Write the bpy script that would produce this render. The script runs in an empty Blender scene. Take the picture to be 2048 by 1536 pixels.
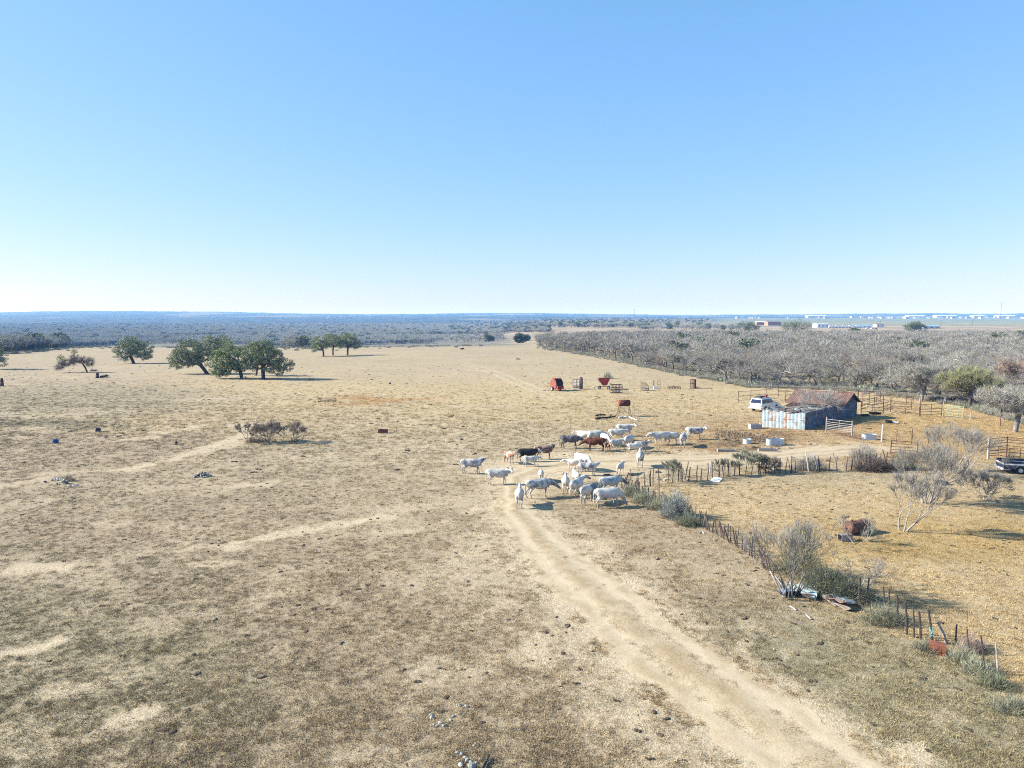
import bpy, math, random
import numpy as np
from mathutils import Vector, Matrix

SC = bpy.context.scene
COL = SC.collection
R = math.radians
# ------------------------------------------------------------------ camera, sky, sun, exposure
FPX, HC, PITCH = 1446.0, 14.0, math.atan(136/1446.0)
cam_d = bpy.data.cameras.new('camera'); cam = bpy.data.objects.new('camera', cam_d); COL.objects.link(cam)
cam.location = (0, 0, HC); cam.rotation_euler = (math.pi/2-PITCH, 0, 0)
cam_d.sensor_width = 36; cam_d.lens = FPX/2048*36; cam_d.clip_start = .2; cam_d.clip_end = 60000
SC.camera = cam
SUN_EL, SUN_AZ = R(29), math.atan2(.08, -1.0)          # direction towards the sun
sx, sy, sz = math.cos(SUN_EL)*math.cos(SUN_AZ), math.cos(SUN_EL)*math.sin(SUN_AZ), math.sin(SUN_EL)
sun_d = bpy.data.lights.new('sun', 'SUN'); sun = bpy.data.objects.new('sun', sun_d); COL.objects.link(sun)
sun_d.energy = 5.0; sun_d.angle = R(.5); sun_d.color = (1, .95, .83)
sun.rotation_euler = Vector((-sx, -sy, -sz)).to_track_quat('-Z', 'Y').to_euler(); sun.location = (0, 0, 60)
W = bpy.data.worlds.new('World'); SC.world = W; W.use_nodes = True
wn = W.node_tree.nodes; wl = W.node_tree.links
sky = wn.new('ShaderNodeTexSky'); sky.sky_type = 'NISHITA'; sky.sun_disc = False
sky.sun_elevation = SUN_EL; sky.sun_rotation = math.atan2(sx, sy) % (2*math.pi)
sky.altitude = 0; sky.air_density = 1.0; sky.dust_density = .25; sky.ozone_density = 2.2
bg = wn['Background']; bg.inputs['Strength'].default_value = .081
# mild colour grade of the whole sky (camera's rendering of blue): red and blue gain, green curve
GR = .2125
sr = wn.new('ShaderNodeSeparateColor'); cr = wn.new('ShaderNodeCombineColor'); wl.new(sky.outputs[0], sr.inputs[0])
def wmath(op, a, k):
    q = wn.new('ShaderNodeMath'); q.operation = op; wl.new(a, q.inputs[0]); q.inputs[1].default_value = k; return q.outputs[0]
wl.new(wmath('MULTIPLY', wmath('POWER', wmath('MULTIPLY', sr.outputs[0], .154), .79), 4.31), cr.inputs[0])
wl.new(wmath('MULTIPLY', wmath('POWER', wmath('MULTIPLY', sr.outputs[1], GR), .527), .835/GR), cr.inputs[1])
wl.new(wmath('MULTIPLY', sr.outputs[2], 1.32), cr.inputs[2]); wl.new(cr.outputs[0], bg.inputs['Color'])
SC.view_settings.view_transform = 'Standard'; SC.view_settings.look = 'None'
SC.view_settings.exposure = 1.27; SC.view_settings.gamma = 1; SC.view_settings.use_curve_mapping = False
SC.render.engine = 'CYCLES'
SC.cycles.max_bounces = 5; SC.cycles.diffuse_bounces = 2; SC.cycles.glossy_bounces = 2; SC.cycles.transparent_max_bounces = 4
SC.cycles.volume_bounces = 0; SC.cycles.use_adaptive_sampling = False; SC.cycles.use_denoising = False; SC.cycles.pixel_filter_type = 'BLACKMAN_HARRIS'; SC.cycles.filter_width = 1.05

# ------------------------------------------------------------------ noise and terrain
def _h(ix, iy, s):
    n = (ix.astype(np.int64)*374761393 + iy.astype(np.int64)*668265263 + s*974634777) & 0x7fffffff
    n = ((n ^ (n >> 13))*1274126177) & 0x7fffffff
    return ((n ^ (n >> 16)) & 0xffff)/65535.0
def vn(x, y, s=0):
    x = np.asarray(x, float); y = np.asarray(y, float)
    ix = np.floor(x); iy = np.floor(y); fx = x-ix; fy = y-iy
    fx = fx*fx*(3-2*fx); fy = fy*fy*(3-2*fy)
    a = _h(ix, iy, s); b = _h(ix+1, iy, s); c = _h(ix, iy+1, s); d = _h(ix+1, iy+1, s)
    return (a*(1-fx)+b*fx)*(1-fy)+(c*(1-fx)+d*fx)*fy
def fbm(x, y, s=0, o=4):
    t = 0; a = .5; n = 0
    for k in range(o):
        t = t+a*vn(x*2**k+17.3*k, y*2**k-9.1*k, s+k); n += a; a *= .5
    return t/n
def sm(a, b, t):
    t = np.clip((np.asarray(t, float)-a)/(b-a), 0, 1); return t*t*(3-2*t)
RIDGE = np.array([(-900, 5), (0, 6.2), (200, 7.8), (330, 7.2), (450, 6.8), (520, 6), (600, 3.4), (700, 2.8), (830, 3.4), (930, 4.6), (1030, 4.2), (1100, 4.4),
                  (1200, 2.6), (1270, 1.9), (1400, 2.4), (1560, 2.2), (1700, 3.6), (1850, 4.6), (1950, 4.0), (2048, 3.6), (3000, 5)], float)
def gz(x, y):
    x = np.asarray(x, float); y = np.asarray(y, float)
    r = np.hypot(x, y)
    z = (.16*(vn(x/19, y/19, 3)-.5)+.35*(vn(x/60, y/60, 4)-.5)*sm(30, 120, r))*(1-sm(250, 500, r))
    px = 1024+FPX*x/np.maximum(y, 1)
    k = np.interp(px, RIDGE[:, 0], RIDGE[:, 1])
    zr = HC+(k*1.25+2.2*(fbm(px/60., px*0, 31, 5)-.5)+.7*(vn(px/4., px*0, 37)-.5))*9000/FPX
    up = sm(2600, 9000, y)*(1-sm(9300, 12500, y))
    z = z+zr*up-1.5*sm(300, 700, y)*(1-sm(1500, 4000, y))-13*sm(290, 640, y)*(1-sm(1800, 5000, y))*(1-sm(-120, 90, x-.02*y))
    z = z+9*(fbm(x/900, y/420, 33, 3)-.5)*sm(2200, 4500, y)*(1-sm(7000, 8800, y))
    return z
TS = np.geomspace(12, 9400, 420)
CP, SP = math.cos(PITCH), math.sin(PITCH)
def at(px, py, z=None):
    dx = (px-1024)/FPX; dy = (768-py)/FPX
    d = (dx, CP+dy*SP, -SP+dy*CP)
    if z is None and py > 692:
        z = 0.0
        for _ in range(3): z = float(gz(d[0]*(z-HC)/d[2], d[1]*(z-HC)/d[2]))
    if z is not None:
        t = (z-HC)/d[2]; return Vector((d[0]*t, d[1]*t, z))
    f = HC+d[2]*TS-gz(d[0]*TS, d[1]*TS); k = int(np.argmax(f <= 0)) if (f <= 0).any() else len(TS)-2
    a, b = TS[max(k-1, 0)], TS[k]
    for _ in range(24):
        m = (a+b)/2
        if HC+d[2]*m > float(gz(d[0]*m, d[1]*m)): a = m
        else: b = m
    return Vector((d[0]*a, d[1]*a, float(gz(d[0]*a, d[1]*a))))
def proj(x, y, z=0.):
    z = z-HC; f = y*CP-z*SP; u = y*SP+z*CP
    f = np.maximum(f, .5)
    return 1024+FPX*x/f, 768-FPX*u/f
def mpp(p): return p.y/FPX*1.0                       # metres per photo pixel at a point
def on(x, y): return Vector((x, y, float(gz(x, y))))

# ------------------------------------------------------------------ mesh helpers
def fast_mesh(name, V, F, smooth=False):
    V = np.asarray(V, np.float32).reshape(-1, 3); F = np.asarray(F, np.int32); k = F.shape[1]
    me = bpy.data.meshes.new(name)
    me.vertices.add(len(V)); me.vertices.foreach_set('co', V.ravel())
    me.loops.add(F.size); me.loops.foreach_set('vertex_index', F.ravel())
    me.polygons.add(len(F)); me.polygons.foreach_set('loop_start', np.arange(0, F.size, k, dtype=np.int32))
    me.update(calc_edges=True)
    if smooth: me.polygons.foreach_set('use_smooth', np.ones(len(F), bool))
    return me
def put(name, me, mat=None, parent=None, loc=None, rz=0):
    o = bpy.data.objects.new(name, me); COL.objects.link(o)
    if mat is not None and me is not None:
        if not me.materials: me.materials.append(mat)
        elif me.materials[0] != mat: o.material_slots[0].link = 'OBJECT'; o.material_slots[0].material = mat
    if parent is not None: o.parent = parent
    if loc is not None: o.location = loc
    if rz: o.rotation_euler = (0, 0, rz)
    return o
def tag(o, label=None, cat=None, group=None, kind=None):
    if label: o['label'] = label
    if cat: o['category'] = cat
    if group: o['group'] = group
    if kind: o['kind'] = kind
    return o
def thing(name, label, cat, loc, rz=0, group=None):
    o = bpy.data.objects.new(name, None); COL.objects.link(o); o.empty_display_size = .2
    o.location = loc; o.rotation_euler = (0, 0, rz)
    return tag(o, label, cat, group)
def copy_tree(o, parent=None):
    c = o.copy(); COL.objects.link(c)
    if parent is not None: c.parent = parent
    for ch in list(o.children): copy_tree(ch, c)
    return c
def frame(d):
    d = Vector(d).normalized(); a = Vector((0, 0, 1)) if abs(d.z) < .9 else Vector((1, 0, 0))
    u = d.cross(a).normalized(); return d, u, d.cross(u)
class MB:
    def __init__(s): s.v = []; s.f = []
    def add(s, V, F):
        n = len(s.v); s.v += [tuple(v) for v in V]; s.f += [tuple(i+n for i in f) for f in F]; return s
    def box(s, c, d, rz=0, M=None, top=(1, 1)):
        V = []
        for k in (-1, 1):
            tx, ty = top if k == 1 else (1, 1)
            for i, j in ((-1, -1), (1, -1), (1, 1), (-1, 1)):
                p = Vector((i*d[0]/2*tx, j*d[1]/2*ty, k*d[2]/2))
                if M is not None: p = M @ p
                if rz: p = Matrix.Rotation(rz, 3, 'Z') @ p
                V.append(p+Vector(c))
        return s.add(V, [(3, 2, 1, 0), (4, 5, 6, 7), (0, 1, 5, 4), (1, 2, 6, 5), (2, 3, 7, 6), (3, 0, 4, 7)])
    def tube(s, p, q, r0, r1=None, n=6, cap=True):
        r1 = r0 if r1 is None else r1
        p = Vector(p); q = Vector(q); d, u, w = frame(q-p); V = []
        for c, r in ((p, r0), (q, r1)):
            for i in range(n):
                a = 2*math.pi*i/n; V.append(c+u*(r*math.cos(a))+w*(r*math.sin(a)))
        F = [(i, (i+1) % n, n+(i+1) % n, n+i) for i in range(n)]
        if cap: F += [tuple(range(n-1, -1, -1)), tuple(range(n, 2*n))]
        return s.add(V, F)
    def path(s, P, r, n=6):
        rr = r if isinstance(r, (list, tuple)) else [r]*len(P)
        for i in range(len(P)-1): s.tube(P[i], P[i+1], rr[i], rr[i+1], n)
        return s
    def ell(s, c, r, M=None, nu=10, nv=7):
        V = []; F = []
        for j in range(nv+1):
            t = math.pi*j/nv
            for i in range(nu):
                a = 2*math.pi*i/nu
                p = Vector((r[0]*math.sin(t)*math.cos(a), r[1]*math.sin(t)*math.sin(a), r[2]*math.cos(t)))
                if M is not None: p = M @ p
                V.append(p+Vector(c))
        for j in range(nv):
            for i in range(nu): F.append((j*nu+i, (j+1)*nu+i, (j+1)*nu+(i+1) % nu, j*nu+(i+1) % nu))
        return s.add(V, F)
    def prism(s, pts, y0, y1):                          # outline in x,z extruded along y
        n = len(pts); V = [(x, y0, z) for x, z in pts]+[(x, y1, z) for x, z in pts]
        F = [tuple(range(n)), tuple(range(2*n-1, n-1, -1))]+[(i, n+i, n+(i+1) % n, (i+1) % n) for i in range(n)]
        return s.add(V, F)
    def quad(s, a, b, c, d, t=.01):                     # thin plate a,b,c,d with thickness t
        a, b, c, d = map(Vector, (a, b, c, d)); nn = (b-a).cross(d-a).normalized()*t
        V = [a, b, c, d, a+nn, b+nn, c+nn, d+nn]
        return s.add(V, [(3, 2, 1, 0), (4, 5, 6, 7), (0, 1, 5, 4), (1, 2, 6, 5), (2, 3, 7, 6), (3, 0, 4, 7)])
    def mesh(s, name):
        me = bpy.data.meshes.new(name); me.from_pydata(s.v, [], s.f); me.update(); return me
    def build(s, name, mat, parent=None, smooth=False, loc=None, rz=0):
        me = s.mesh(name)
        if smooth: me.polygons.foreach_set('use_smooth', np.ones(len(me.polygons), bool))
        return put(name, me, mat, parent, loc, rz)
def rot(ax, ay, az): return (Matrix.Rotation(az, 3, 'Z') @ Matrix.Rotation(ay, 3, 'Y') @ Matrix.Rotation(ax, 3, 'X'))

# ------------------------------------------------------------------ materials
def mat(name, col, rough=.85, var=.25, scale=3., col2=None, cut=.55, soft=.12, sc2=1.5, metal=0, bump=0, rnd=0, stretch=(1, 1, 1), spec=.3):
    m = bpy.data.materials.new(name); m.use_nodes = True; nt = m.node_tree; N = nt.nodes; L = nt.links
    b = N['Principled BSDF']; b.inputs['Roughness'].default_value = rough; b.inputs['Metallic'].default_value = metal
    b.inputs['Specular IOR Level'].default_value = spec
    tc = N.new('ShaderNodeTexCoord'); mp = N.new('ShaderNodeMapping'); mp.inputs['Scale'].default_value = stretch
    L.new(tc.outputs['Object'], mp.inputs['Vector'])
    oi = N.new('ShaderNodeObjectInfo'); ad = N.new('ShaderNodeVectorMath'); ad.operation = 'ADD'
    sc = N.new('ShaderNodeMath'); sc.operation = 'MULTIPLY'; sc.inputs[1].default_value = 37.
    L.new(oi.outputs['Random'], sc.inputs[0]); L.new(mp.outputs[0], ad.inputs[0]); L.new(sc.outputs[0], ad.inputs[1])
    n1 = N.new('ShaderNodeTexNoise'); n1.inputs['Scale'].default_value = scale; n1.inputs['Detail'].default_value = 5
    L.new(ad.outputs[0], n1.inputs['Vector'])
    mr = N.new('ShaderNodeMapRange'); mr.inputs['From Min'].default_value = .3; mr.inputs['From Max'].default_value = .7
    mr.inputs['To Min'].default_value = 1-var; mr.inputs['To Max'].default_value = 1+var
    L.new(n1.outputs['Fac'], mr.inputs['Value'])
    base = None
    if col2 is not None:
        n2 = N.new('ShaderNodeTexNoise'); n2.inputs['Scale'].default_value = sc2; n2.inputs['Detail'].default_value = 4
        L.new(ad.outputs[0], n2.inputs['Vector'])
        m2 = N.new('ShaderNodeMapRange'); m2.inputs['From Min'].default_value = cut-soft; m2.inputs['From Max'].default_value = cut+soft
        L.new(n2.outputs['Fac'], m2.inputs['Value'])
        mx = N.new('ShaderNodeMix'); mx.data_type = 'RGBA'; mx.inputs['A'].default_value = (*col, 1); mx.inputs['B'].default_value = (*col2, 1)
        L.new(m2.outputs[0], mx.inputs['Factor']); base = mx.outputs['Result']
    vm = N.new('ShaderNodeVectorMath'); vm.operation = 'SCALE'
    if base is None: vm.inputs[0].default_value = col
    else: L.new(base, vm.inputs[0])
    last = mr.outputs[0]
    if rnd:
        r2 = N.new('ShaderNodeMapRange'); r2.inputs['To Min'].default_value = 1-rnd; r2.inputs['To Max'].default_value = 1+rnd
        L.new(oi.outputs['Random'], r2.inputs['Value'])
        mm = N.new('ShaderNodeMath'); mm.operation = 'MULTIPLY'; L.new(last, mm.inputs[0]); L.new(r2.outputs[0], mm.inputs[1]); last = mm.outputs[0]
    L.new(last, vm.inputs['Scale']); L.new(vm.outputs[0], b.inputs['Base Color'])
    if bump:
        bp = N.new('ShaderNodeBump'); bp.inputs['Strength'].default_value = bump; bp.inputs['Distance'].default_value = .05
        L.new(n1.outputs['Fac'], bp.inputs['Height']); L.new(bp.outputs[0], b.inputs['Normal'])
    return m
def attr_mat(name, kind, fine, bumps, rough=.95):
    """ground type: base colour from the 'Col' attribute times fine noise in world position"""
    m = bpy.data.materials.new(name); m.use_nodes = True; nt = m.node_tree; N = nt.nodes; L = nt.links
    b = N['Principled BSDF']; b.inputs['Roughness'].default_value = rough; b.inputs['Specular IOR Level'].default_value = .1
    a = N.new('ShaderNodeAttribute'); a.attribute_name = 'Col'; a.attribute_type = kind
    g = N.new('ShaderNodeNewGeometry'); last = None; hs = None
    for sc, lo, hi, d in fine:
        n = N.new('ShaderNodeTexNoise'); n.inputs['Scale'].default_value = sc; n.inputs['Detail'].default_value = d; n.inputs['Roughness'].default_value = .65
        L.new(g.outputs['Position'], n.inputs['Vector'])
        mr = N.new('ShaderNodeMapRange'); mr.inputs['From Min'].default_value = .32; mr.inputs['From Max'].default_value = .68
        mr.inputs['To Min'].default_value = lo; mr.inputs['To Max'].default_value = hi
        L.new(n.outputs['Fac'], mr.inputs['Value'])
        if last is None: last = mr.outputs[0]
        else:
            mm = N.new('ShaderNodeMath'); mm.operation = 'MULTIPLY'; L.new(last, mm.inputs[0]); L.new(mr.outputs[0], mm.inputs[1]); last = mm.outputs[0]
    vm = N.new('ShaderNodeVectorMath'); vm.operation = 'SCALE'; L.new(a.outputs['Color'], vm.inputs[0]); L.new(last, vm.inputs['Scale'])
    L.new(vm.outputs[0], b.inputs['Base Color'])
    nrm = None
    for sc, st, dist in bumps:
        n = N.new('ShaderNodeTexNoise'); n.inputs['Scale'].default_value = sc; n.inputs['Detail'].default_value = 6; n.inputs['Roughness'].default_value = .6
        L.new(g.outputs['Position'], n.inputs['Vector'])
        bp = N.new('ShaderNodeBump'); bp.inputs['Strength'].default_value = st; bp.inputs['Distance'].default_value = dist
        L.new(n.outputs['Fac'], bp.inputs['Height'])
        if nrm is not None: L.new(nrm, bp.inputs['Normal'])
        nrm = bp.outputs[0]
    if nrm is not None: L.new(nrm, b.inputs['Normal'])
    return m
M = {}
M['oak_leaf'] = mat('oak_leaf', (.22, .26, .13), .6, .4, 1.2, rnd=.1)
M['oak_leaf_light'] = mat('oak_leaf_light', (.26, .305, .125), .6, .35, 1.2, rnd=.1)
M['oak_leaf_far'] = mat('oak_leaf_far', (.105, .13, .065), .7, .3, 1.)
M['bark_dark'] = mat('bark_dark', (.075, .06, .05), .9, .3, 6, bump=.3)
M['bark_grey'] = mat('bark_grey', (.14, .13, .115), .9, .35, 4, rnd=.3)
M['bark_pale'] = mat('bark_pale', (.29, .275, .245), .8, .25, 5, rnd=.1)
M['twig_grey'] = mat('twig_grey', (.265, .252, .212), .9, .25, 1.5, rnd=.22)
M['twig_brown'] = mat('twig_brown', (.22, .18, .14), .9, .25, 1.5, rnd=.15)
M['twig_pale'] = mat('twig_pale', (.24, .225, .195), .85, .25, 1.5)
M['twig_green'] = mat('twig_green', (.27, .27, .14), .8, .3, 1.0, rnd=.1)
M['twig_red'] = mat('twig_red', (.30, .225, .18), .8, .3, 1.0)
M['silver_leaf'] = mat('silver_leaf', (.27, .29, .255), .8, .35, 2)
M['weed'] = mat('weed', (.25, .25, .17), .85, .35, 1.5, rnd=.15)
M['weed_dark'] = mat('weed_dark', (.16, .17, .105), .85, .35, 1.5, rnd=.15)
M['twig_far'] = mat('twig_far', (.35, .35, .30), .9, .15, .4, rnd=.12)
M['cactus'] = mat('cactus', (.20, .25, .17), .7, .2, 3)
M['mistletoe'] = mat('mistletoe', (.17, .20, .04), .6, .3, 2)
M['rust'] = mat('rust', (.10, .055, .04), .85, .3, 4, (.19, .10, .065), .5, .15, 2.)
M['rust_pipe'] = mat('rust_pipe', (.10, .05, .04), .8, .3, 5, rnd=.2)
M['grey_pipe'] = mat('grey_pipe', (.36, .33, .31), .6, .2, 5, (.26, .15, .1), .58, .1, 3.)
M['green_pipe'] = mat('green_pipe', (.30, .36, .24), .7, .25, 5)
M['wood_post'] = mat('wood_post', (.26, .235, .21), .9, .35, 6, rnd=.35)
M['wood_dark'] = mat('wood_dark', (.10, .075, .062), .9, .35, 6, rnd=.4)
M['t_post'] = mat('t_post', (.06, .05, .045), .7, .2, 6)
M['wire'] = mat('wire', (.12, .10, .09), .6, .2, 6)
M['galv'] = mat('galvanised', (.48, .53, .56), .38, .1, 4, (.5, .5, .48), .6, .1, 3., metal=.25)
M['tin'] = mat('tin_sheet', (.42, .53, .545), .45, .2, 2.5, (.36, .20, .12), .57, .08, 1.1, metal=.1, rnd=.12, stretch=(1, 1, .5))
M['tin_rusty'] = mat('tin_rusty', (.34, .17, .10), .6, .25, 3, (.50, .55, .53), .52, .14, 1.1, rnd=.1)
M['tin_shade'] = mat('tin_shade', (.11, .165, .225), .6, .35, 5.0, (.055, .05, .055), .52, .18, .6, rnd=.2, stretch=(.5, .5, 2.5))  # darker, bluer copy of the tin: the side wall's shade is put into its colour
M['roof_rust'] = mat('roof_rust', (.22, .12, .095), .7, .25, 3.0, (.14, .085, .07), .5, .15, .7, rnd=.08, stretch=(1, 1, 1))
M['plank'] = mat('plank', (.27, .24, .21), .9, .3, 5, rnd=.3)
M['dark'] = mat('dark_metal', (.03, .03, .035), .6, .2, 5)
M['black_rubber'] = mat('black_rubber', (.025, .025, .027), .8, .2, 5)
M['charred'] = mat('charred_wood', (.03, .027, .025), .95, .4, 6)
M['white_wood'] = mat('bleached_wood', (.48, .46, .42), .85, .2, 4)
M['red_paint'] = mat('red_paint', (.27, .035, .025), .5, .2, 3, (.18, .04, .03), .6, .12, 2.)
M['red_box'] = mat('red_box', (.25, .085, .05), .75, .25, 5, (.15, .055, .035), .55, .12, 4.)
M['maroon'] = mat('maroon', (.085, .02, .022), .6, .2, 4)
M['teal'] = mat('teal_paint', (.05, .12, .11), .6, .25, 3)
M['white_paint'] = mat('white_paint', (.78, .78, .76), .4, .06, 3)
M['car_white'] = mat('car_white', (.78, .80, .82), .22, .04, 3, spec=.5)
M['glass'] = mat('window_glass', (.015, .02, .035), .08, .05, 3, spec=.8)
M['navy'] = mat('navy_paint', (.025, .035, .075), .4, .2, 3, (.10, .08, .07), .62, .08, 2.)
M['blue'] = mat('blue_plastic', (.03, .09, .25), .5, .15, 3)
M['stone'] = mat('limestone', (.31, .30, .27), .9, .2, 5, rnd=.15)
M['dung'] = mat('dung', (.075, .055, .04), .95, .3, 6, rnd=.3)
M['concrete'] = mat('concrete', (.40, .36, .33), .9, .2, 4)
M['blue_roof'] = mat('blue_roof', (.20, .36, .48), .6, .15, 1.)
M['house_wall'] = mat('house_wall', (.50, .48, .45), .8, .1, 1., rnd=.18)
M['house_roof'] = mat('house_roof', (.17, .17, .18), .8, .1, 1., rnd=.25)
M['brown_wall'] = mat('brown_wall', (.36, .20, .13), .8, .15, 1.)
M['straw'] = mat('straw', (.42, .34, .2), .9, .25, 6)
M['bluish_junk'] = mat('bluish_junk', (.10, .13, .18), .6, .4, 5)
M['turquoise_tin'] = mat('turquoise_tin', (.20, .28, .28), .5, .35, 4, (.28, .25, .22), .55, .1, 3.)
# ------------------------------------------------------------------ ground colour field
def dist_poly(X, Y, pts):
    D = np.full(X.shape, 1e9)
    for a, b in zip(pts[:-1], pts[1:]):
        ax, ay = a[0], a[1]; bx, by = b[0], b[1]; dx, dy = bx-ax, by-ay
        t = np.clip(((X-ax)*dx+(Y-ay)*dy)/(dx*dx+dy*dy+1e-9), 0, 1)
        D = np.minimum(D, np.hypot(X-ax-t*dx, Y-ay-t*dy))
    return D
def wp(pl): return [tuple(at(a, b))[:2] for a, b in pl]
# main road: (left edge px, right edge px) per row, bottom to top, then bending right behind the herd
ROAD = [((1600, 1640), (1985, 1640)), ((1490, 1536), (1800, 1536)), ((1322, 1400), (1598, 1400)), ((1205, 1300), (1440, 1300)), ((1110, 1200), (1308, 1200)), ((1052, 1130), (1205, 1130)),
        ((1012, 1070), (1128, 1070)), ((988, 1020), (1078, 1020)), ((985, 985), (1062, 990)), ((1000, 955), (1072, 968)), ((1050, 928), (1105, 946)),
        ((1130, 915), (1160, 938)), ((1230, 912), (1240, 934)), ((1330, 912), (1340, 934)), ((1440, 910), (1452, 930)), ((1560, 902), (1575, 918)), ((1690, 893), (1702, 906)), ((1760, 893), (1770, 900))]
def spline(P, k=8):
    P = np.array([tuple(p) for p in P], float); out = []
    Q = np.vstack([2*P[0]-P[1], P, 2*P[-1]-P[-2]])
    for i in range(1, len(Q)-2):
        for j in range(k):
            t = j/k; a, b, c, d = Q[i-1], Q[i], Q[i+1], Q[i+2]
            out.append(.5*((2*b)+(-a+c)*t+(2*a-5*b+4*c-d)*t*t+(-a+3*b-3*c+d)*t**3))
    out.append(P[-1]); return np.array(out)
RL = spline([at(*a)[:2] for a, b in ROAD]); RR = spline([at(*b)[:2] for a, b in ROAD])
RC = (RL+RR)/2; RW = np.hypot(*(RR-RL).T)/2
TRACKS = [  # faint wheel tracks: pixels, half width m, strength
    ([(985, 990), (955, 960), (925, 925), (895, 885), (868, 850)], .22, .55), ([(1010, 985), (975, 950), (945, 915), (912, 880), (885, 850)], .22, .5),
    ([(1110, 800), (1040, 772), (985, 748), (940, 733), (915, 727)], .5, .7), ([(1125, 797), (1060, 770), (1000, 745), (955, 731), (925, 725)], .5, .7),
    ([(1130, 1130), (1230, 1210), (1330, 1300), (1400, 1380), (1480, 1460)], .15, .25),
    ([(1180, 1060), (1300, 1150), (1420, 1240)], .25, .4), ([(1060, 1150), (1130, 1230), (1200, 1310), (1290, 1420)], .35, .4)]
SAND = [([(470, 1088), (600, 1062), (770, 1036)], .75, 1.), ([(250, 1106), (480, 1087)], .45, .5), ([(265, 938), (360, 915), (470, 880), (495, 850)], 1.5, .75),
        ([(45, 1138), (130, 1134)], .7, .9), ([(0, 1312), (60, 1300), (125, 1278)], .45, .9), ([(330, 862), (385, 855)], 2.2, .6), ([(250, 880), (300, 876)], 1.2, .6),
        ([(0, 973), (70, 960)], .8, .6), ([(100, 948), (190, 942)], .9, .5), ([(470, 972), (535, 968)], .8, .7), ([(800, 1015), (930, 1000), (985, 990)], 1.8, .45),
        ([(880, 1165), (960, 1140), (1060, 1160)], 2.2, .4), ([(600, 915), (760, 905), (900, 890)], 2.0, .35), ([(760, 1065), (820, 1062)], .7, .6), ([(390, 1130), (450, 1126)], .7, .5),
        ([(90, 1390), (200, 1365), (260, 1350)], .6, .45), ([(60, 1500), (200, 1470), (330, 1440)], .6, .4), ([(850, 1350), (960, 1340)], .9, .5), ([(240, 1440), (300, 1420)], .6, .7),
        ([(380, 800), (480, 795)], 2.2, .4), ([(60, 835), (240, 822)], 2.2, .35), ([(1340, 1500), (1250, 1400), (1150, 1280)], 1.4, .5), ([(920, 1120), (980, 1085)], 1.2, .5)]
SANDW = [(wp(p), w, s) for p, w, s in SAND]; TRW = [(wp(p), w, s) for p, w, s in TRACKS]
def C(*v): return np.array(v, float)
def lin(r, g, b, k=.60):
    v = np.array([r, g, b])/255.; v = np.where(v < .04045, v/12.92, ((v+.055)/1.055)**2.4); return v*k
def ell_px(PX, PY, cx, cy, rx, ry, soft=.5):
    d = np.hypot((PX-cx)/rx, (PY-cy)/ry); return 1-sm(1-soft, 1+soft, d)
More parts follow.
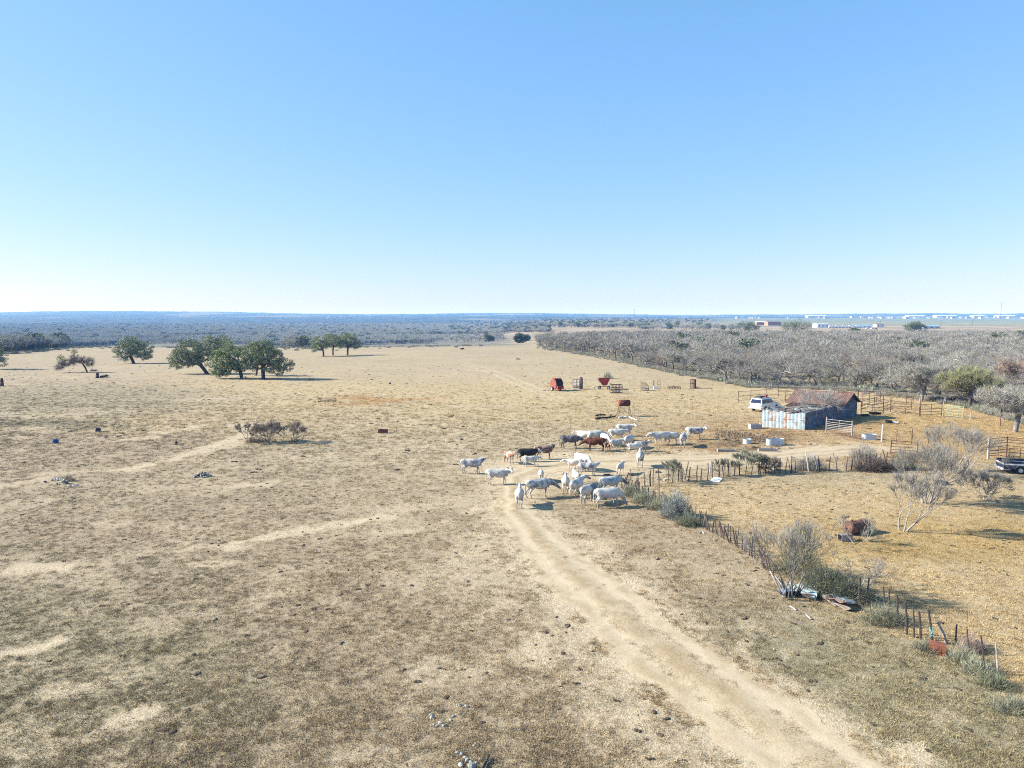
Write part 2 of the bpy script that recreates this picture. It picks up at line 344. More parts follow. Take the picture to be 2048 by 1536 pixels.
def ground_field(X, Y):
    PX, PY = proj(X, Y, gz(X, Y))
    n1 = fbm(X/9, Y/9, 11); n2 = fbm(X/3, Y/3, 12); n3 = fbm(X/30, Y/30, 13); n4 = fbm(X/1.1, Y/1.1, 14, 3)
    PXn = PX+(n1-.5)*160+(n2-.5)*50; PYn = PY+(n1-.5)*.18*(PY-632)+(n2-.5)*.06*(PY-632)
    gold = lin(217, 194, 152); tan = lin(204, 186, 155); greyt = lin(195, 175, 146); olive = lin(182, 169, 138); sand = lin(230, 210, 178); brown = lin(170, 138, 104)
    def mixc(c, d, k): return c*(1-k[:, None])+d*k[:, None]
    c = np.tile(greyt, (len(X), 1))
    k = sm(1060, 900, PYn)*sm(300, 620, PXn); c = mixc(c, tan, k*.9)
    k = sm(900, 800, PYn)*sm(250, 560, PXn); c = mixc(c, gold, k*.95)
    k = (1-sm(740, 780, PYn)); c = mixc(c, tan*.97, k*.8)
    k = ell_px(PXn, PYn, 150, 800, 330, 30); c = mixc(c, olive*.95, k*.7)
    k = ell_px(PXn, PYn, 120, 850, 120, 11, .3); c = mixc(c, olive*.72, k*.9)
    k = ell_px(PXn, PYn, 260, 848, 170, 24)*(1-ell_px(PXn, PYn, 120, 850, 120, 11, .3)); c = mixc(c, gold, k*.55)
    k = ell_px(PXn, PYn, 100, 1350, 420, 130); c = mixc(c, olive, k*.6)
    k = sm(1080, 1250, PY)*sm(350, 100, PX+n1*100); c = mixc(c, olive, k*.5)
    # right side: inside the far pen golden, beyond the fence
    fl = np.interp(PY, [960, 1000, 1060, 1120, 1220, 1300, 1400, 1540], [1290, 1330, 1450, 1530, 1700, 1850, 2060, 2350])
    k = sm(-25, 25, PX-fl+(n2-.5)*60)*sm(950, 975, PY); c = mixc(c, lin(214, 190, 149), k*.92)
    k2 = k*ell_px(PXn, PYn, 1900, 1070, 330, 45); c = mixc(c, lin(190, 158, 92), k2*.5)
    k2 = sm(1640, 1800, PXn)*sm(940, 900, PY)*sm(800, 835, PY); c = mixc(c, lin(212, 178, 122), k2*.8)
    k = ell_px(PXn, PYn, 1560, 880, 260, 42); c = mixc(c, lin(198, 168, 128), k*.85)
    k = ell_px(PXn, PYn, 1500, 880, 100, 16, .4)*sm(.42, .5, n2); c = mixc(c, lin(110, 92, 72), k*.8)
    k = ell_px(PXn, PYn, 760, 802, 130, 10); c = mixc(c, lin(196, 148, 92), k*.6)
    # near right verge: grey straw
    k = sm(1130, 1300, PY)*(1-sm(-25, 25, PX-fl))*sm(1350, 1560, PXn); c = mixc(c, lin(178, 168, 136), k*.8)
    k = ell_px(PXn, PYn, 1480, 1270, 150, 80); c = mixc(c, lin(158, 148, 124), k*.6)
    k = sm(1800, 2048, PXn)*sm(1340, 1450, PY); c = mixc(c, olive*.95, k*.7)
    k = ell_px(PXn, PYn, 1180, 1080, 160, 70)*sm(.4, .55, n2); c = mixc(c, brown, k*.45)
    # patchiness
    k = sm(.52, .72, n3); c = mixc(c, olive, k*.2); k = sm(.5, .8, n1); c = mixc(c, tan, k*.3)
    near = 1-sm(120, 320, Y)
    s = np.zeros(len(X))
    for P, w, st in SANDW:
        d = dist_poly(X, Y, P); s = np.maximum(s, min(1., st*1.15)*(1-sm(w*.5, w*1.35, d+(n2-.5)*w*2.0+(n4-.5)*w*2.4)))
    s = np.maximum(s, .3*sm(.58, .66, fbm(X/4, Y/2.0, 21))*near*sm(.4, .6, n3)*(PXn < fl))
    for P, w, st in TRW:
        d = dist_poly(X, Y, P); s = np.maximum(s, st*(1-sm(w*.4, w*1.3, d+(n4-.5)*w)))
    dr = dist_poly(X, Y, RC[::4]); m = (dr < 9)
    wr = np.full(len(X), 2.2)
    if m.any():
        i = np.argmin((X[m][:, None]-RC[None, :, 0])**2+(Y[m][:, None]-RC[None, :, 1])**2, axis=1); wr[m] = RW[i]
    edge = dr-wr
    s = np.maximum(s, .95*(1-sm(-.5, 1.3, edge+(n2-.5)*1.6+(n4-.5)*1.0)))
    s = np.maximum(s, .75*(1-sm(.5, 5.5, edge+(n1-.5)*4))*sm(.44, .58, n2)*sm(.35, .6, n4))
    k = ell_px(PX+(n1-.5)*60, PY+(n1-.5)*20, 1130, 935, 190, 26); s = np.maximum(s, .75*k)
    c = mixc(c, sand, s)
    c = c*(1+.22*(n4-.5)[:, None])*(1+.12*(n2-.5)[:, None])
    # far country: brush floor, fields, hills
    far = sm(300, 420, Y)
    nf = fbm(X/160, Y/160, 41, 5); nb = fbm(X/45, Y/45, 42, 4); ns = fbm(X/60, Y/260, 44, 4)
    fl1 = lin(172, 158, 134); brush = lin(146, 144, 130); dk = lin(74, 84, 78)
    cf = np.tile(fl1, (len(X), 1)); left = 1-sm(-60, 60, PX-1040+(nf-.5)*200)
    cf = mixc(cf, brush, np.clip(left*.9*sm(.25, .45, nf+.12), 0, 1))
    cf = mixc(cf, lin(200, 184, 156), (1-left)*sm(.45, .6, nb)*.7)
    k = ell_px(PX, PY, 1260, 672, 260, 14); cf = mixc(cf, lin(196, 178, 154), k*.8)
    k = sm(1380, 1500, PX)*sm(652, 648, PY)*sm(636.5, 640, PY); cf = mixc(cf, lin(166, 172, 138), k*.85)
    k = sm(1380, 1480, PX)*sm(1180, 1000, Y)*sm(420, 560, Y); cf = mixc(cf, lin(206, 186, 158), k*.6*(nb*1.2))
    vf = sm(1500, 2600, Y); cv = np.tile(lin(104, 112, 104), (len(X), 1))
    cv = mixc(cv, dk*.8, sm(.42, .6, nb)*.9); cv = mixc(cv, lin(210, 196, 172), sm(.63, .70, fbm(X/380, Y/900, 45, 4))*.35*(1-sm(7500, 8500, Y)))
    pass
    gfield = sm(1380, 1480, PX)*(1-sm(3600, 4200, Y)); cv = mixc(cv, lin(160, 168, 136), gfield*.85)
    cf = mixc(cf, cv, vf); cf = cf*(1+.5*(nb-.5)[:, None])
    c = mixc(c, cf, far)
    dens = np.clip(1-s*1.25, 0, 1)
    c = c*np.array([.99, .98, .965])
    return np.clip(c, .01, .8), dens, edge
# ground sheet
ratio = 1.0105; S = [17.]
while S[-1] < 14500: S.append(S[-1]*ratio)
S = np.array(S); T = np.sinh(np.linspace(-1.05, 1.05, 620))/math.sinh(1.05)
SS, TT = np.meshgrid(S, T, indexing='ij'); GX = (TT*SS*.98).ravel(); GY = (SS-25).ravel()
gcol, gdens, gedge = ground_field(GX, GY)
GZ = gz(GX, GY)
nr, nc = SS.shape; ii = (np.arange(nr-1)[:, None]*nc+np.arange(nc-1)[None, :]).ravel()
me = fast_mesh('ground', np.stack([GX, GY, GZ], 1), np.stack([ii, ii+1, ii+nc+1, ii+nc], 1), True)
ca = me.color_attributes.new('Col', 'FLOAT_COLOR', 'POINT'); ca.data.foreach_set('color', np.hstack([gcol, np.ones((len(GX), 1))]).astype(np.float32).ravel())
M['ground'] = attr_mat('dry_pasture', 'GEOMETRY', [(1.3, .9, 1.08, 5), (6, .74, 1.20, 5), (26, .72, 1.22, 3), (.02, .93, 1.07, 6)], [(4.5, .5, .08), (14, .9, .05)])
tag(put('ground', me, M['ground']), kind='structure')
# sky dome not needed: the world is the sky
# road sheet
NR = len(RC); NW = 22; V = []; cl = []
arc = np.concatenate([[0], np.cumsum(np.hypot(*np.diff(RC, axis=0).T))])
lo = np.arange(0, arc[-1], .35); RL2 = np.stack([np.interp(lo, arc, RL[:, k]) for k in (0, 1)], 1); RR2 = np.stack([np.interp(lo, arc, RR[:, k]) for k in (0, 1)], 1)
t = np.linspace(0, 1, NW)
LL, T2 = np.meshgrid(lo, t, indexing='ij')
eL = .05+(fbm(lo/1.3, lo*0, 51, 4)-.5)*.34; eR = -.05+(fbm(lo/1.3, lo*0+9, 52, 4)-.5)*.34
TE = eL[:, None]*(1-T2)+(1-eR[:, None])*T2
TE = eL[:, None]+(1+eR[:, None]-eL[:, None])*T2
RX = RL2[:, None, 0]*(1-TE)+RR2[:, None, 0]*TE; RY = RL2[:, None, 1]*(1-TE)+RR2[:, None, 1]*TE
X, Y = RX.ravel(), RY.ravel(); tt = T2.ravel(); ll = LL.ravel()
rut = np.exp(-((tt-.26)/.10)**2)+np.exp(-((tt-.74)/.11)**2)
n = fbm(X/1.2, Y/1.2, 61); n5 = fbm(X/.5, Y/.5, 62, 3)
gc, gd, _ = ground_field(X, Y)
grass = np.clip(np.exp(-((tt-.5)/.11)**2)*sm(.42, .52, n*.5+n5*.5)*1.0+sm(.24, 0, tt+(n-.5)*.5)*.75+sm(.78, 1, tt-(n-.5)*.5)*.75, 0, 1)
sandc = lin(216, 197, 166); rutc = lin(229, 211, 182)
cc = sandc[None, :]*(1-.0*rut[:, None]); cc = cc*(1-rut[:, None]*.8)+rutc[None, :]*rut[:, None]*.8
cc = cc*(1-grass[:, None]*.75)+lin(184, 162, 128)[None, :]*grass[:, None]*.75
eb = np.clip(sm(.16, 0, tt+(n5-.5)*.12)+sm(.84, 1, tt+(n5-.5)*.12), 0, 1); cc = cc*(1-eb[:, None])+gc*eb[:, None]
cc = cc*(1-eb[:, None])*np.array([1.0, .98, .95])+cc*eb[:, None]
cc = cc*(1+.2*(n5-.5)[:, None])
Z = gz(X, Y)+.014+.035*(1-np.clip(rut, 0, 1))*np.sin(np.pi*np.clip(tt, 0, 1))**1.5*(.6+.8*n)
ii = (np.arange(len(lo)-1)[:, None]*NW+np.arange(NW-1)[None, :]).ravel()
me = fast_mesh('dirt_road', np.stack([X, Y, Z], 1), np.stack([ii, ii+1, ii+NW+1, ii+NW], 1), True)
ca = me.color_attributes.new('Col', 'FLOAT_COLOR', 'POINT'); ca.data.foreach_set('color', np.hstack([cc, np.ones((len(X), 1))]).astype(np.float32).ravel())
M['road'] = attr_mat('sandy_dirt', 'GEOMETRY', [(2.2, .93, 1.06, 4), (12, .84, 1.08, 5)], [(3, .25, .1), (14, .3, .03)])
tag(put('dirt_road', me, M['road']), kind='structure')

# ------------------------------------------------------------------ scatter (one 'stuff' object of many instances)
HID = {}
def proto_coll(name, meshes):
    c = bpy.data.collections.new(name)
    for i, m in enumerate(meshes):
        o = bpy.data.objects.new('%s_%02d' % (name, i), m); c.objects.link(o)
    HID[name] = c; return c
def scatter(name, P, rotz, scl, idx, coll, tint=None, tilt=None, zs=None):
    n = len(P); me = bpy.data.meshes.new(name); me.vertices.add(n); me.vertices.foreach_set('co', np.asarray(P, np.float32).ravel())
    a = me.attributes.new('rot', 'FLOAT_VECTOR', 'POINT'); r = np.zeros((n, 3), np.float32); r[:, 2] = rotz
    if tilt is not None: r[:, :2] = tilt
    a.data.foreach_set('vector', r.ravel())
    a = me.attributes.new('scl', 'FLOAT_VECTOR', 'POINT'); s = np.repeat(np.asarray(scl, np.float32)[:, None], 3, 1)
    if zs is not None: s[:, 2] *= zs
    a.data.foreach_set('vector', s.ravel())
    a = me.attributes.new('idx', 'INT', 'POINT'); a.data.foreach_set('value', np.asarray(idx, np.int32))
    if tint is not None:
        a = me.attributes.new('Col', 'FLOAT_VECTOR', 'POINT'); a.data.foreach_set('vector', np.asarray(tint, np.float32).ravel())
    g = bpy.data.node_groups.new(name, 'GeometryNodeTree')
    g.interface.new_socket('Geometry', in_out='INPUT', socket_type='NodeSocketGeometry'); g.interface.new_socket('Geometry', in_out='OUTPUT', socket_type='NodeSocketGeometry')
    gi = g.nodes.new('NodeGroupInput'); go = g.nodes.new('NodeGroupOutput'); ip = g.nodes.new('GeometryNodeInstanceOnPoints')
    ci = g.nodes.new('GeometryNodeCollectionInfo'); ci.inputs['Collection'].default_value = coll; ci.inputs['Separate Children'].default_value = True; ci.inputs['Reset Children'].default_value = True
    def na(nm, ty):
        q = g.nodes.new('GeometryNodeInputNamedAttribute'); q.data_type = ty; q.inputs['Name'].default_value = nm; return q.outputs['Attribute']
    L = g.links; L.new(gi.outputs[0], ip.inputs['Points']); L.new(ci.outputs[0], ip.inputs['Instance']); ip.inputs['Pick Instance'].default_value = True
    L.new(na('idx', 'INT'), ip.inputs['Instance Index'])
    er = g.nodes.new('FunctionNodeEulerToRotation'); L.new(na('rot', 'FLOAT_VECTOR'), er.inputs[0]); L.new(er.outputs[0], ip.inputs['Rotation'])
    L.new(na('scl', 'FLOAT_VECTOR'), ip.inputs['Scale']); L.new(ip.outputs[0], go.inputs[0])
    o = bpy.data.objects.new(name, me); COL.objects.link(o); mo = o.modifiers.new('scatter', 'NODES'); mo.node_group = g
    return tag(o, kind='stuff')

# ------------------------------------------------------------------ grass tufts, dung
rg = np.random.default_rng(5)
def blades(rng, n, r, h, w, lean=.6, droop=.3):
    a = rng.uniform(0, 2*np.pi, n); rr = r*np.sqrt(rng.uniform(0, 1, n))
    b = np.stack([rr*np.cos(a), rr*np.sin(a), np.zeros(n)], 1)
    d = rng.normal(0, lean, (n, 3)); d[:, 2] = 1; d /= np.linalg.norm(d, axis=1)[:, None]
    L = h*rng.uniform(.5, 1, n)[:, None]; tip = b+d*L; tip[:, 2] = np.maximum(tip[:, 2]-droop*h*rng.uniform(0, 1, n)**2, .02)
    s = np.cross(d, rng.normal(0, 1, (n, 3))); s /= np.linalg.norm(s, axis=1)[:, None]; s *= w/2
    V = np.stack([b-s, b+s, tip], 1).reshape(-1, 3); return V, np.arange(3*n).reshape(-1, 3)
M['tuft'] = attr_mat('dry_grass', 'INSTANCER', [(3., .75, 1.2, 3)], [])
tm = []
for i in range(6):
    V, F = blades(rg, 26, .13+.02*i, .13+.02*(i % 3), .016, .9); m_ = fast_mesh('tuft', V, F); m_.materials.append(M['tuft']); tm.append(m_)
cT = proto_coll('grass_tuft', tm)
def sample(n, ymin, ymax, fade=None):
    # uniform over the view wedge between two distances
    u = rg.uniform(0, 1, n); y = np.sqrt(ymin**2+(ymax**2-ymin**2)*u); x = rg.uniform(-.80, .80, n)*(y+3)
    return x, y
Y = 17*np.exp(rg.uniform(0, 1, 170000)*math.log(10.5)); X = rg.uniform(-.80, .80, len(Y))*(Y+3)
c_, d_, e_ = ground_field(X, Y)
cl_ = fbm(X/1.3, Y/1.3, 71, 3)
keep = (rg.uniform(0, 1, len(X)) < d_*(.5+.8*sm(.42, .62, cl_))*(1-sm(80, 178, Y))) & (e_ > .1)
keep |= (rg.uniform(0, 1, len(X)) < .05) & (e_ > 0) 
mid = (((np.abs(e_+2.1) < .6) & (cl_ > .44)) | ((e_ < 0.1) & (e_ > -.7) & (cl_ > .47))) & (rg.uniform(0, 1, len(X)) < .85); keep |= mid & (Y < 60)
X, Y, c_, e_ = X[keep], Y[keep], c_[keep], e_[keep]
tn = np.clip(c_*rg.uniform(.62, 1.5, len(X))[:, None]*np.array([1.0, .97, .88])*np.where(((e_ < .1))[:, None], np.array([.68, .62, .53]), 1.), 0, .8)
far_ = (Y > 60)
scatter('dry_grass', np.stack([X, Y, gz(X, Y)-.01], 1), rg.uniform(0, 6.28, len(X)), rg.uniform(.5, 1.2, len(X))*(1+.7*sm(50, 90, Y)), rg.integers(0, 6, len(X)), cT, tn)
# dung and clods
dm = []
for i in range(4):
    b_ = MB(); q = random.Random(i)
    for k in range(5): b_.ell((q.uniform(-.12, .12), q.uniform(-.12, .12), .02), (q.uniform(.07, .13), q.uniform(.07, .13), q.uniform(.03, .07)), None, 7, 5)
    m_ = b_.mesh('dung'); m_.materials.append(M['dung']); dm.append(m_)
cD = proto_coll('dung_pat', dm)
x1, y1 = sample(2600, 17, 60); x2, y2 = sample(5200, 60, 210)
X = np.concatenate([x1, x2]); Y = np.concatenate([y1, y2]); px, py = proj(X, Y)
dn = fbm(X/12, Y/12, 77); keep = (rg.uniform(0, 1, len(X)) < sm(.35, .6, dn)*.5*(1-.6*sm(90, 160, Y))+.08+.06*((px > 1300) & (py > 950)))
keep &= ~((Y > 110) & (px > 1400)); keep &= (ground_field(X, Y)[2] > .2) | (rg.uniform(0, 1, len(X)) < .05)
X, Y = X[keep], Y[keep]
scatter('dung', np.stack([X, Y, gz(X, Y)], 1), rg.uniform(0, 6.28, len(X)), rg.uniform(.25, 1., len(X))**1.5*np.where(Y > 60, 1.6, .75), rg.integers(0, 4, len(X)), cD)

# darker low weeds, plus near-black tufts standing in for shaded hoof pits, near pasture
Y = 18*np.exp(rg.uniform(0, 1, 11000)*math.log(5.5)); X = rg.uniform(-.80, .80, len(Y))*(Y+3); c_, d_, e_ = ground_field(X, Y)
w_ = sm(.5, .66, fbm(X/5, Y/5, 91))*.3+.12; keep = (rg.uniform(0, 1, len(X)) < w_) & (e_ > .3); X, Y, c_ = X[keep], Y[keep], c_[keep]
tn = c_*rg.uniform(.30, .75, len(X))[:, None]*np.where(rg.uniform(0, 1, len(X)) < .4, 1, 0)[:, None]*np.array([.85, 1.0, .75])+c_*rg.uniform(.28, .6, len(X))[:, None]*.5
scatter('low_weeds', np.stack([X, Y, gz(X, Y)-.01], 1), rg.uniform(0, 6.28, len(X)), rg.uniform(.6, 1.5, len(X)), rg.integers(0, 6, len(X)), cT, tn, zs=.6)
# ------------------------------------------------------------------ trees
def tubes(P0, P1, R0, R1, n=5):
    P0, P1 = np.asarray(P0, float), np.asarray(P1, float); R0, R1 = np.asarray(R0, float), np.asarray(R1, float)
    d = P1-P0; d /= np.linalg.norm(d, axis=1)[:, None]+1e-9
    a = np.where(np.abs(d[:, 2:3]) < .9, np.array([[0, 0, 1.]]), np.array([[1., 0, 0]]))
    u = np.cross(d, a); u /= np.linalg.norm(u, axis=1)[:, None]+1e-9; w = np.cross(d, u)
    t = 2*np.pi*np.arange(n)/n; ring = u[:, None]*np.cos(t)[None, :, None]+w[:, None]*np.sin(t)[None, :, None]
    A = P0[:, None]+ring*R0[:, None, None]; B = P1[:, None]+ring*R1[:, None, None]
    V = np.concatenate([A, B], 1).reshape(-1, 3); m = len(P0); i = np.arange(n); j = (i+1) % n
    F = np.stack([i, j, n+j, n+i], 1)[None]+(np.arange(m)*2*n)[:, None, None]
    return V, F.reshape(-1, 4)
def colonize(rng, trunk, targets, rtip=.02, expo=.43, step=.7, jit=.16, sag=.0):
    pos = [np.array(p, float) for p in trunk]; par = [-1]+list(range(len(trunk)-1)); top = pos[-1]; first = max(0, len(trunk)-2)
    T = sorted(targets, key=lambda t: np.linalg.norm(t-top)); leafs = []
    arr = np.array(pos)
    for t in T:
        d = np.linalg.norm(arr-t, axis=1); d[:first] += 99
        d += .25*np.linalg.norm(arr-top, axis=1)
        k = int(np.argmin(d)); a = arr[k]; L = np.linalg.norm(t-a); m = max(1, int(L/step)); last = k
        off = rng.normal(0, jit*L*.5, 3)
        for s in range(1, m+1):
            f = s/m; p = a+(t-a)*f+off*math.sin(math.pi*f)*.7+(rng.normal(0, jit*.35, 3) if s < m else 0); p[2] -= sag*L*math.sin(math.pi*f)
            pos.append(p); par.append(last); last = len(pos)-1
        leafs.append(last); arr = np.array(pos)
    n = len(pos); cnt = np.zeros(n)
    for l in leafs: cnt[l] += 1
    for i in range(n-1, 0, -1): cnt[par[i]] += cnt[i]
    r = rtip*np.maximum(cnt, 1)**expo
    i = np.arange(1, n); p = np.array(par)[1:]
    return arr[p], arr[i], r[p]*.5+r[i]*.5, r[i], arr[leafs], cnt[i]
def ribbons(rng, B, D, L, w, curve=.25):
    """thin bent blades: two triangles each"""
    n = len(B); D = D/(np.linalg.norm(D, axis=1)[:, None]+1e-9); s = np.cross(D, rng.normal(0, 1, (n, 3))); s /= np.linalg.norm(s, axis=1)[:, None]+1e-9
    s = s*(np.asarray(w)/2).reshape(-1, 1); L = np.asarray(L).reshape(-1, 1)
    mid = B+D*L*.5+rng.normal(0, 1, (n, 3))*L*curve*.3; tip = B+D*L+rng.normal(0, 1, (n, 3))*L*curve*.3
    V = np.stack([B-s, B+s, mid+s*.7, mid-s*.7, tip], 1).reshape(-1, 3); o = (np.arange(n)*5)[:, None]
    F = np.concatenate([o+np.array([[0, 1, 2]]), o+np.array([[0, 2, 3]]), o+np.array([[3, 2, 4]])])
    return V, F
def leaves(rng, Cc, n, rad, size, flat=.7):
    m = len(Cc); c = np.repeat(Cc, n, 0); q = rng.normal(0, 1, (m*n, 3)); q /= np.linalg.norm(q, axis=1)[:, None]
    q *= (rad*rng.uniform(.25, 1, m*n)**.5)[:, None]; q[:, 2] *= flat; c = c+q
    u = rng.normal(0, 1, (m*n, 3)); u /= np.linalg.norm(u, axis=1)[:, None]; v = np.cross(u, rng.normal(0, 1, (m*n, 3))); v /= np.linalg.norm(v, axis=1)[:, None]
    s = size*rng.uniform(.5, 1.3, m*n)[:, None]; V = np.stack([c-u*s, c+v*s*.55, c+u*s, c-v*s*.55], 1).reshape(-1, 3)
    return V, np.arange(4*m*n).reshape(-1, 4)
def lobes_pts(rng, lobes, spacing, shell=.2):
    P = []
    for (cx, cy, cz, rx, ry, rz) in lobes:
        vol = 4.19*rx*ry*rz; n = int(vol/spacing**3*1.1)+6
        q = rng.normal(0, 1, (n, 3)); q /= np.linalg.norm(q, axis=1)[:, None]; q *= rng.uniform(shell, 1, n)[:, None]**.6
        P.append(q*np.array([rx, ry, rz])+np.array([cx, cy, cz]))
    P = np.concatenate(P); keep = []
    for i in range(len(P)):
        if all(np.linalg.norm(P[i]-P[j]) > spacing*.55 for j in keep): keep.append(i)
    return P[keep]
def split_wood(P0, P1, R0, R1, cnt, thr):
    m = cnt >= thr; return [(P0[k], P1[k], R0[k], R1[k]) for k in (m, ~m)]
def mesh_of(name, V, F, mats, smooth=False):
    m = fast_mesh(name, V, F, smooth)
    for q in mats: m.materials.append(q)
    return m
def oak(seed, trunk, lobes, spacing=1.08, leaf=.115, nleaf=84, rad=.62, rt=.036, bark='bark_dark', lf='oak_leaf', expo=.45):
    rng = np.random.default_rng(seed); T = lobes_pts(rng, [(a, b, max(c-.6, f*.8+.5), d*1.05, e, f*1.32) for a, b, c, d, e, f in lobes], spacing)
    P0, P1, R0, R1, te, cnt = colonize(rng, trunk, T, rt, expo, .8, .22)
    V, F = tubes(P0, P1, R0, R1, 6); mt = mesh_of('trunk', V, F, [M[bark]], True)
    V, F = leaves(rng, te, nleaf, rad, leaf); ml = mesh_of('crown', V, F, [M[lf]])
    return [('trunk', mt), ('crown', ml)]
def bare(seed, trunk, lobes, spacing=.75, ntw=30, tl=(.4, 1.1), tw=.019, rt=.016, bark='bark_grey', tm_='twig_grey', up=.5, expo=.45, sag=0):
    rng = np.random.default_rng(seed); T = lobes_pts(rng, lobes, spacing)
    P0, P1, R0, R1, te, cnt = colonize(rng, trunk, T, rt, expo, .6, .22, sag)
    V, F = tubes(P0, P1, R0, R1, 5); mt = mesh_of('trunk', V, F, [M[bark]], True)
    B = np.repeat(te, ntw, 0)+rng.normal(0, .10, (len(te)*ntw, 3)); top = np.array(trunk[-1])
    D = rng.normal(0, 1, B.shape)+.55*(B-top)/(np.linalg.norm(B-top, axis=1)[:, None]+.1); D[:, 2] += up
    B = B+rng.normal(0, .16, B.shape)
    V, F = ribbons(rng, B, D, rng.uniform(tl[0], tl[1], len(B)), np.full(len(B), tw)); mc = mesh_of('crown', V, F, [M[tm_]])
    return [('trunk', mt), ('crown', mc)]
def tree_thing(name, parts, label, cat, loc, rz=0, group=None, s=1):
    t = thing(name, label, cat, loc, rz, group); t.scale = (s, s, s)
    for n_, m_ in parts: put(n_, m_, None, t)
    return t
def vase(seed, nst, h, spread, lv=4, r0=.06, k=(2, 3), seg=(.7, 1.0), up=.25, bark='bark_pale', tm_='twig_pale', ntw=5, tl=(.25, .6), tw=.012, base=.25, first=1.3, dev=.42):
    rng = np.random.default_rng(seed); P0 = []; P1 = []; R0 = []; R1 = []; E = []; ED = []
    st = []
    for i in range(nst):
        a = 2*np.pi*(i+rng.uniform(-.3, .3))/nst; d = np.array([math.cos(a)*spread, math.sin(a)*spread, 1.]); d /= np.linalg.norm(d)
        st.append((np.array([math.cos(a)*base*.5, math.sin(a)*base*.5, -.05]), d, first, r0*rng.uniform(.75, 1.1), 0))
    while st:
        p, d, L, r, l = st.pop(); n = 3 if l == 0 else 2; q = p; rr = r
        for s in range(n):
            d = d+rng.normal(0, .13, 3); d[2] += up*.12; d /= np.linalg.norm(d); nq = q+d*L/n; nr_ = rr*.86
            P0.append(q); P1.append(nq); R0.append(rr); R1.append(nr_); q = nq; rr = nr_
            if l >= 1: E.append(q); ED.append(d)
        if l < lv:
            for _ in range(int(rng.integers(k[0], k[1]+1))):
                dd = d+rng.normal(0, dev, 3); dd[2] += up; dd /= np.linalg.norm(dd); st.append((q, dd, L*rng.uniform(.62, .86), rr*.72, l+1))
        else: E += [q]*3; ED += [d]*3
    P0, P1, R0, R1, E, ED = map(np.array, (P0, P1, R0, R1, E, ED)); sc = h/(P1[:, 2].max()+tl[1]*.3)
    P0 = P0*sc; P1 = P1*sc; E = E*sc
    V, F = tubes(P0, P1, np.maximum(R0, .006), np.maximum(R1, .005), 5); mt = mesh_of('stems', V, F, [M[bark]], True)
    B = np.repeat(E, ntw, 0); D = np.repeat(ED, ntw, 0)+rng.normal(0, .30, B.shape); D[:, 2] += .35
    V, F = ribbons(rng, B, D, rng.uniform(tl[0], tl[1], len(B)), np.full(len(B), tw)); mc = mesh_of('twigs', V, F, [M[tm_]])
    return [('stems', mt), ('twigs', mc)]
def brushball(seed, r, n, L, w, lf='weed', up=.5, out=1., name='foliage', hollow=.2):
    """rounded bush of many thin blades growing out of its middle"""
    rng = np.random.default_rng(seed); q = rng.normal(0, 1, (n, 3)); q[:, 2] = np.abs(q[:, 2]); q /= np.linalg.norm(q, axis=1)[:, None]
    lump = 1+.28*np.sin(q[:, 0]*5+seed)*np.cos(q[:, 1]*6+seed*2)+.12*np.sin(q[:, 2]*9+q[:, 0]*7)
    f = rng.uniform(hollow, 1, n)**.5*lump; B = q*f[:, None]*np.array(r)
    D = q*out+rng.normal(0, .5, (n, 3)); D[:, 2] += up; D /= np.linalg.norm(D, axis=1)[:, None]; B = B-D*L*.5; B[:, 2] = np.maximum(B[:, 2], 0)
    V, F = ribbons(rng, B, D, rng.uniform(.5, 1.2, n)*L, np.full(n, w)); return [(name, mesh_of(name, V, F, [M[lf]]))]

# live oaks -----------------------------------------------------------
def T3(*p): return [np.array(q, float) for q in p]
def oak_at(px, py, seed, trunk, lobes, label, group=None, **kw):
    return tree_thing('live_oak', oak(seed, T3(*trunk), lobes, **kw), label, 'tree', at(px, py), 0, group)
G_ = 'live oaks in the pasture'
oak_at(268, 727, 1, [(0, 0, -.2), (-.5, 0, 1.2), (-1.0, 0, 2.3)], [(-3.1, 0, 4.2, 2.8, 3, 2.2), (-.6, 0, 5.6, 3.6, 3.6, 2.4), (2.6, 0, 4.4, 3.2, 3.2, 2.3), (4.0, 0, 3.2, 1.6, 2, 1.1), (-1, 0, 7.0, 2.4, 2.4, 1.1)],
       'lone rounded live oak between the broken tree and the big oak cluster', G_, bark='bark_dark')
oak_at(416, 748, 2, [(0, 0, -.2), (-1.1, 0, 1.4), (-2.1, 0, 2.6)], [(-6.2, 0, 4.4, 3.0, 3, 1.9), (-4.4, 0, 6.2, 3.6, 3.2, 2.2), (-1.6, 0, 5.6, 2.9, 3, 2.3), (-7.6, .5, 3.1, 1.6, 2, 1.0), (-3.0, -.5, 3.9, 3.0, 2.4, 1.0)],
       'leaning live oak with a low drooping limb, leftmost of the oak cluster', G_)
oak_at(436, 737, 3, [(0, 0, -.2), (-.3, 0, 1.8), (-.6, 0, 3)], [(-1.4, 0, 6.4, 3.0, 3, 2.6), (1.6, 0, 6.4, 2.8, 3, 2.5)], 'dark live oak mostly hidden behind the light green oak', G_)
oak_at(484, 757, 4, [(0, 0, -.2), (-.3, 0, 1.5), (-1.0, -.2, 2.7)], [(-4.9, 0, 4.2, 2.8, 2.6, 2.3), (-2.8, 0, 6.2, 2.8, 2.6, 2.1), (-.4, 0, 5.0, 2.5, 2.4, 2.3), (-3.2, -.3, 3.0, 3.0, 2.2, 1.2), (-5.4, 0, 2.2, 1.8, 1.8, 1.2)],
       'light olive green oak in the middle of the oak cluster', G_, lf='oak_leaf_light', nleaf=120)
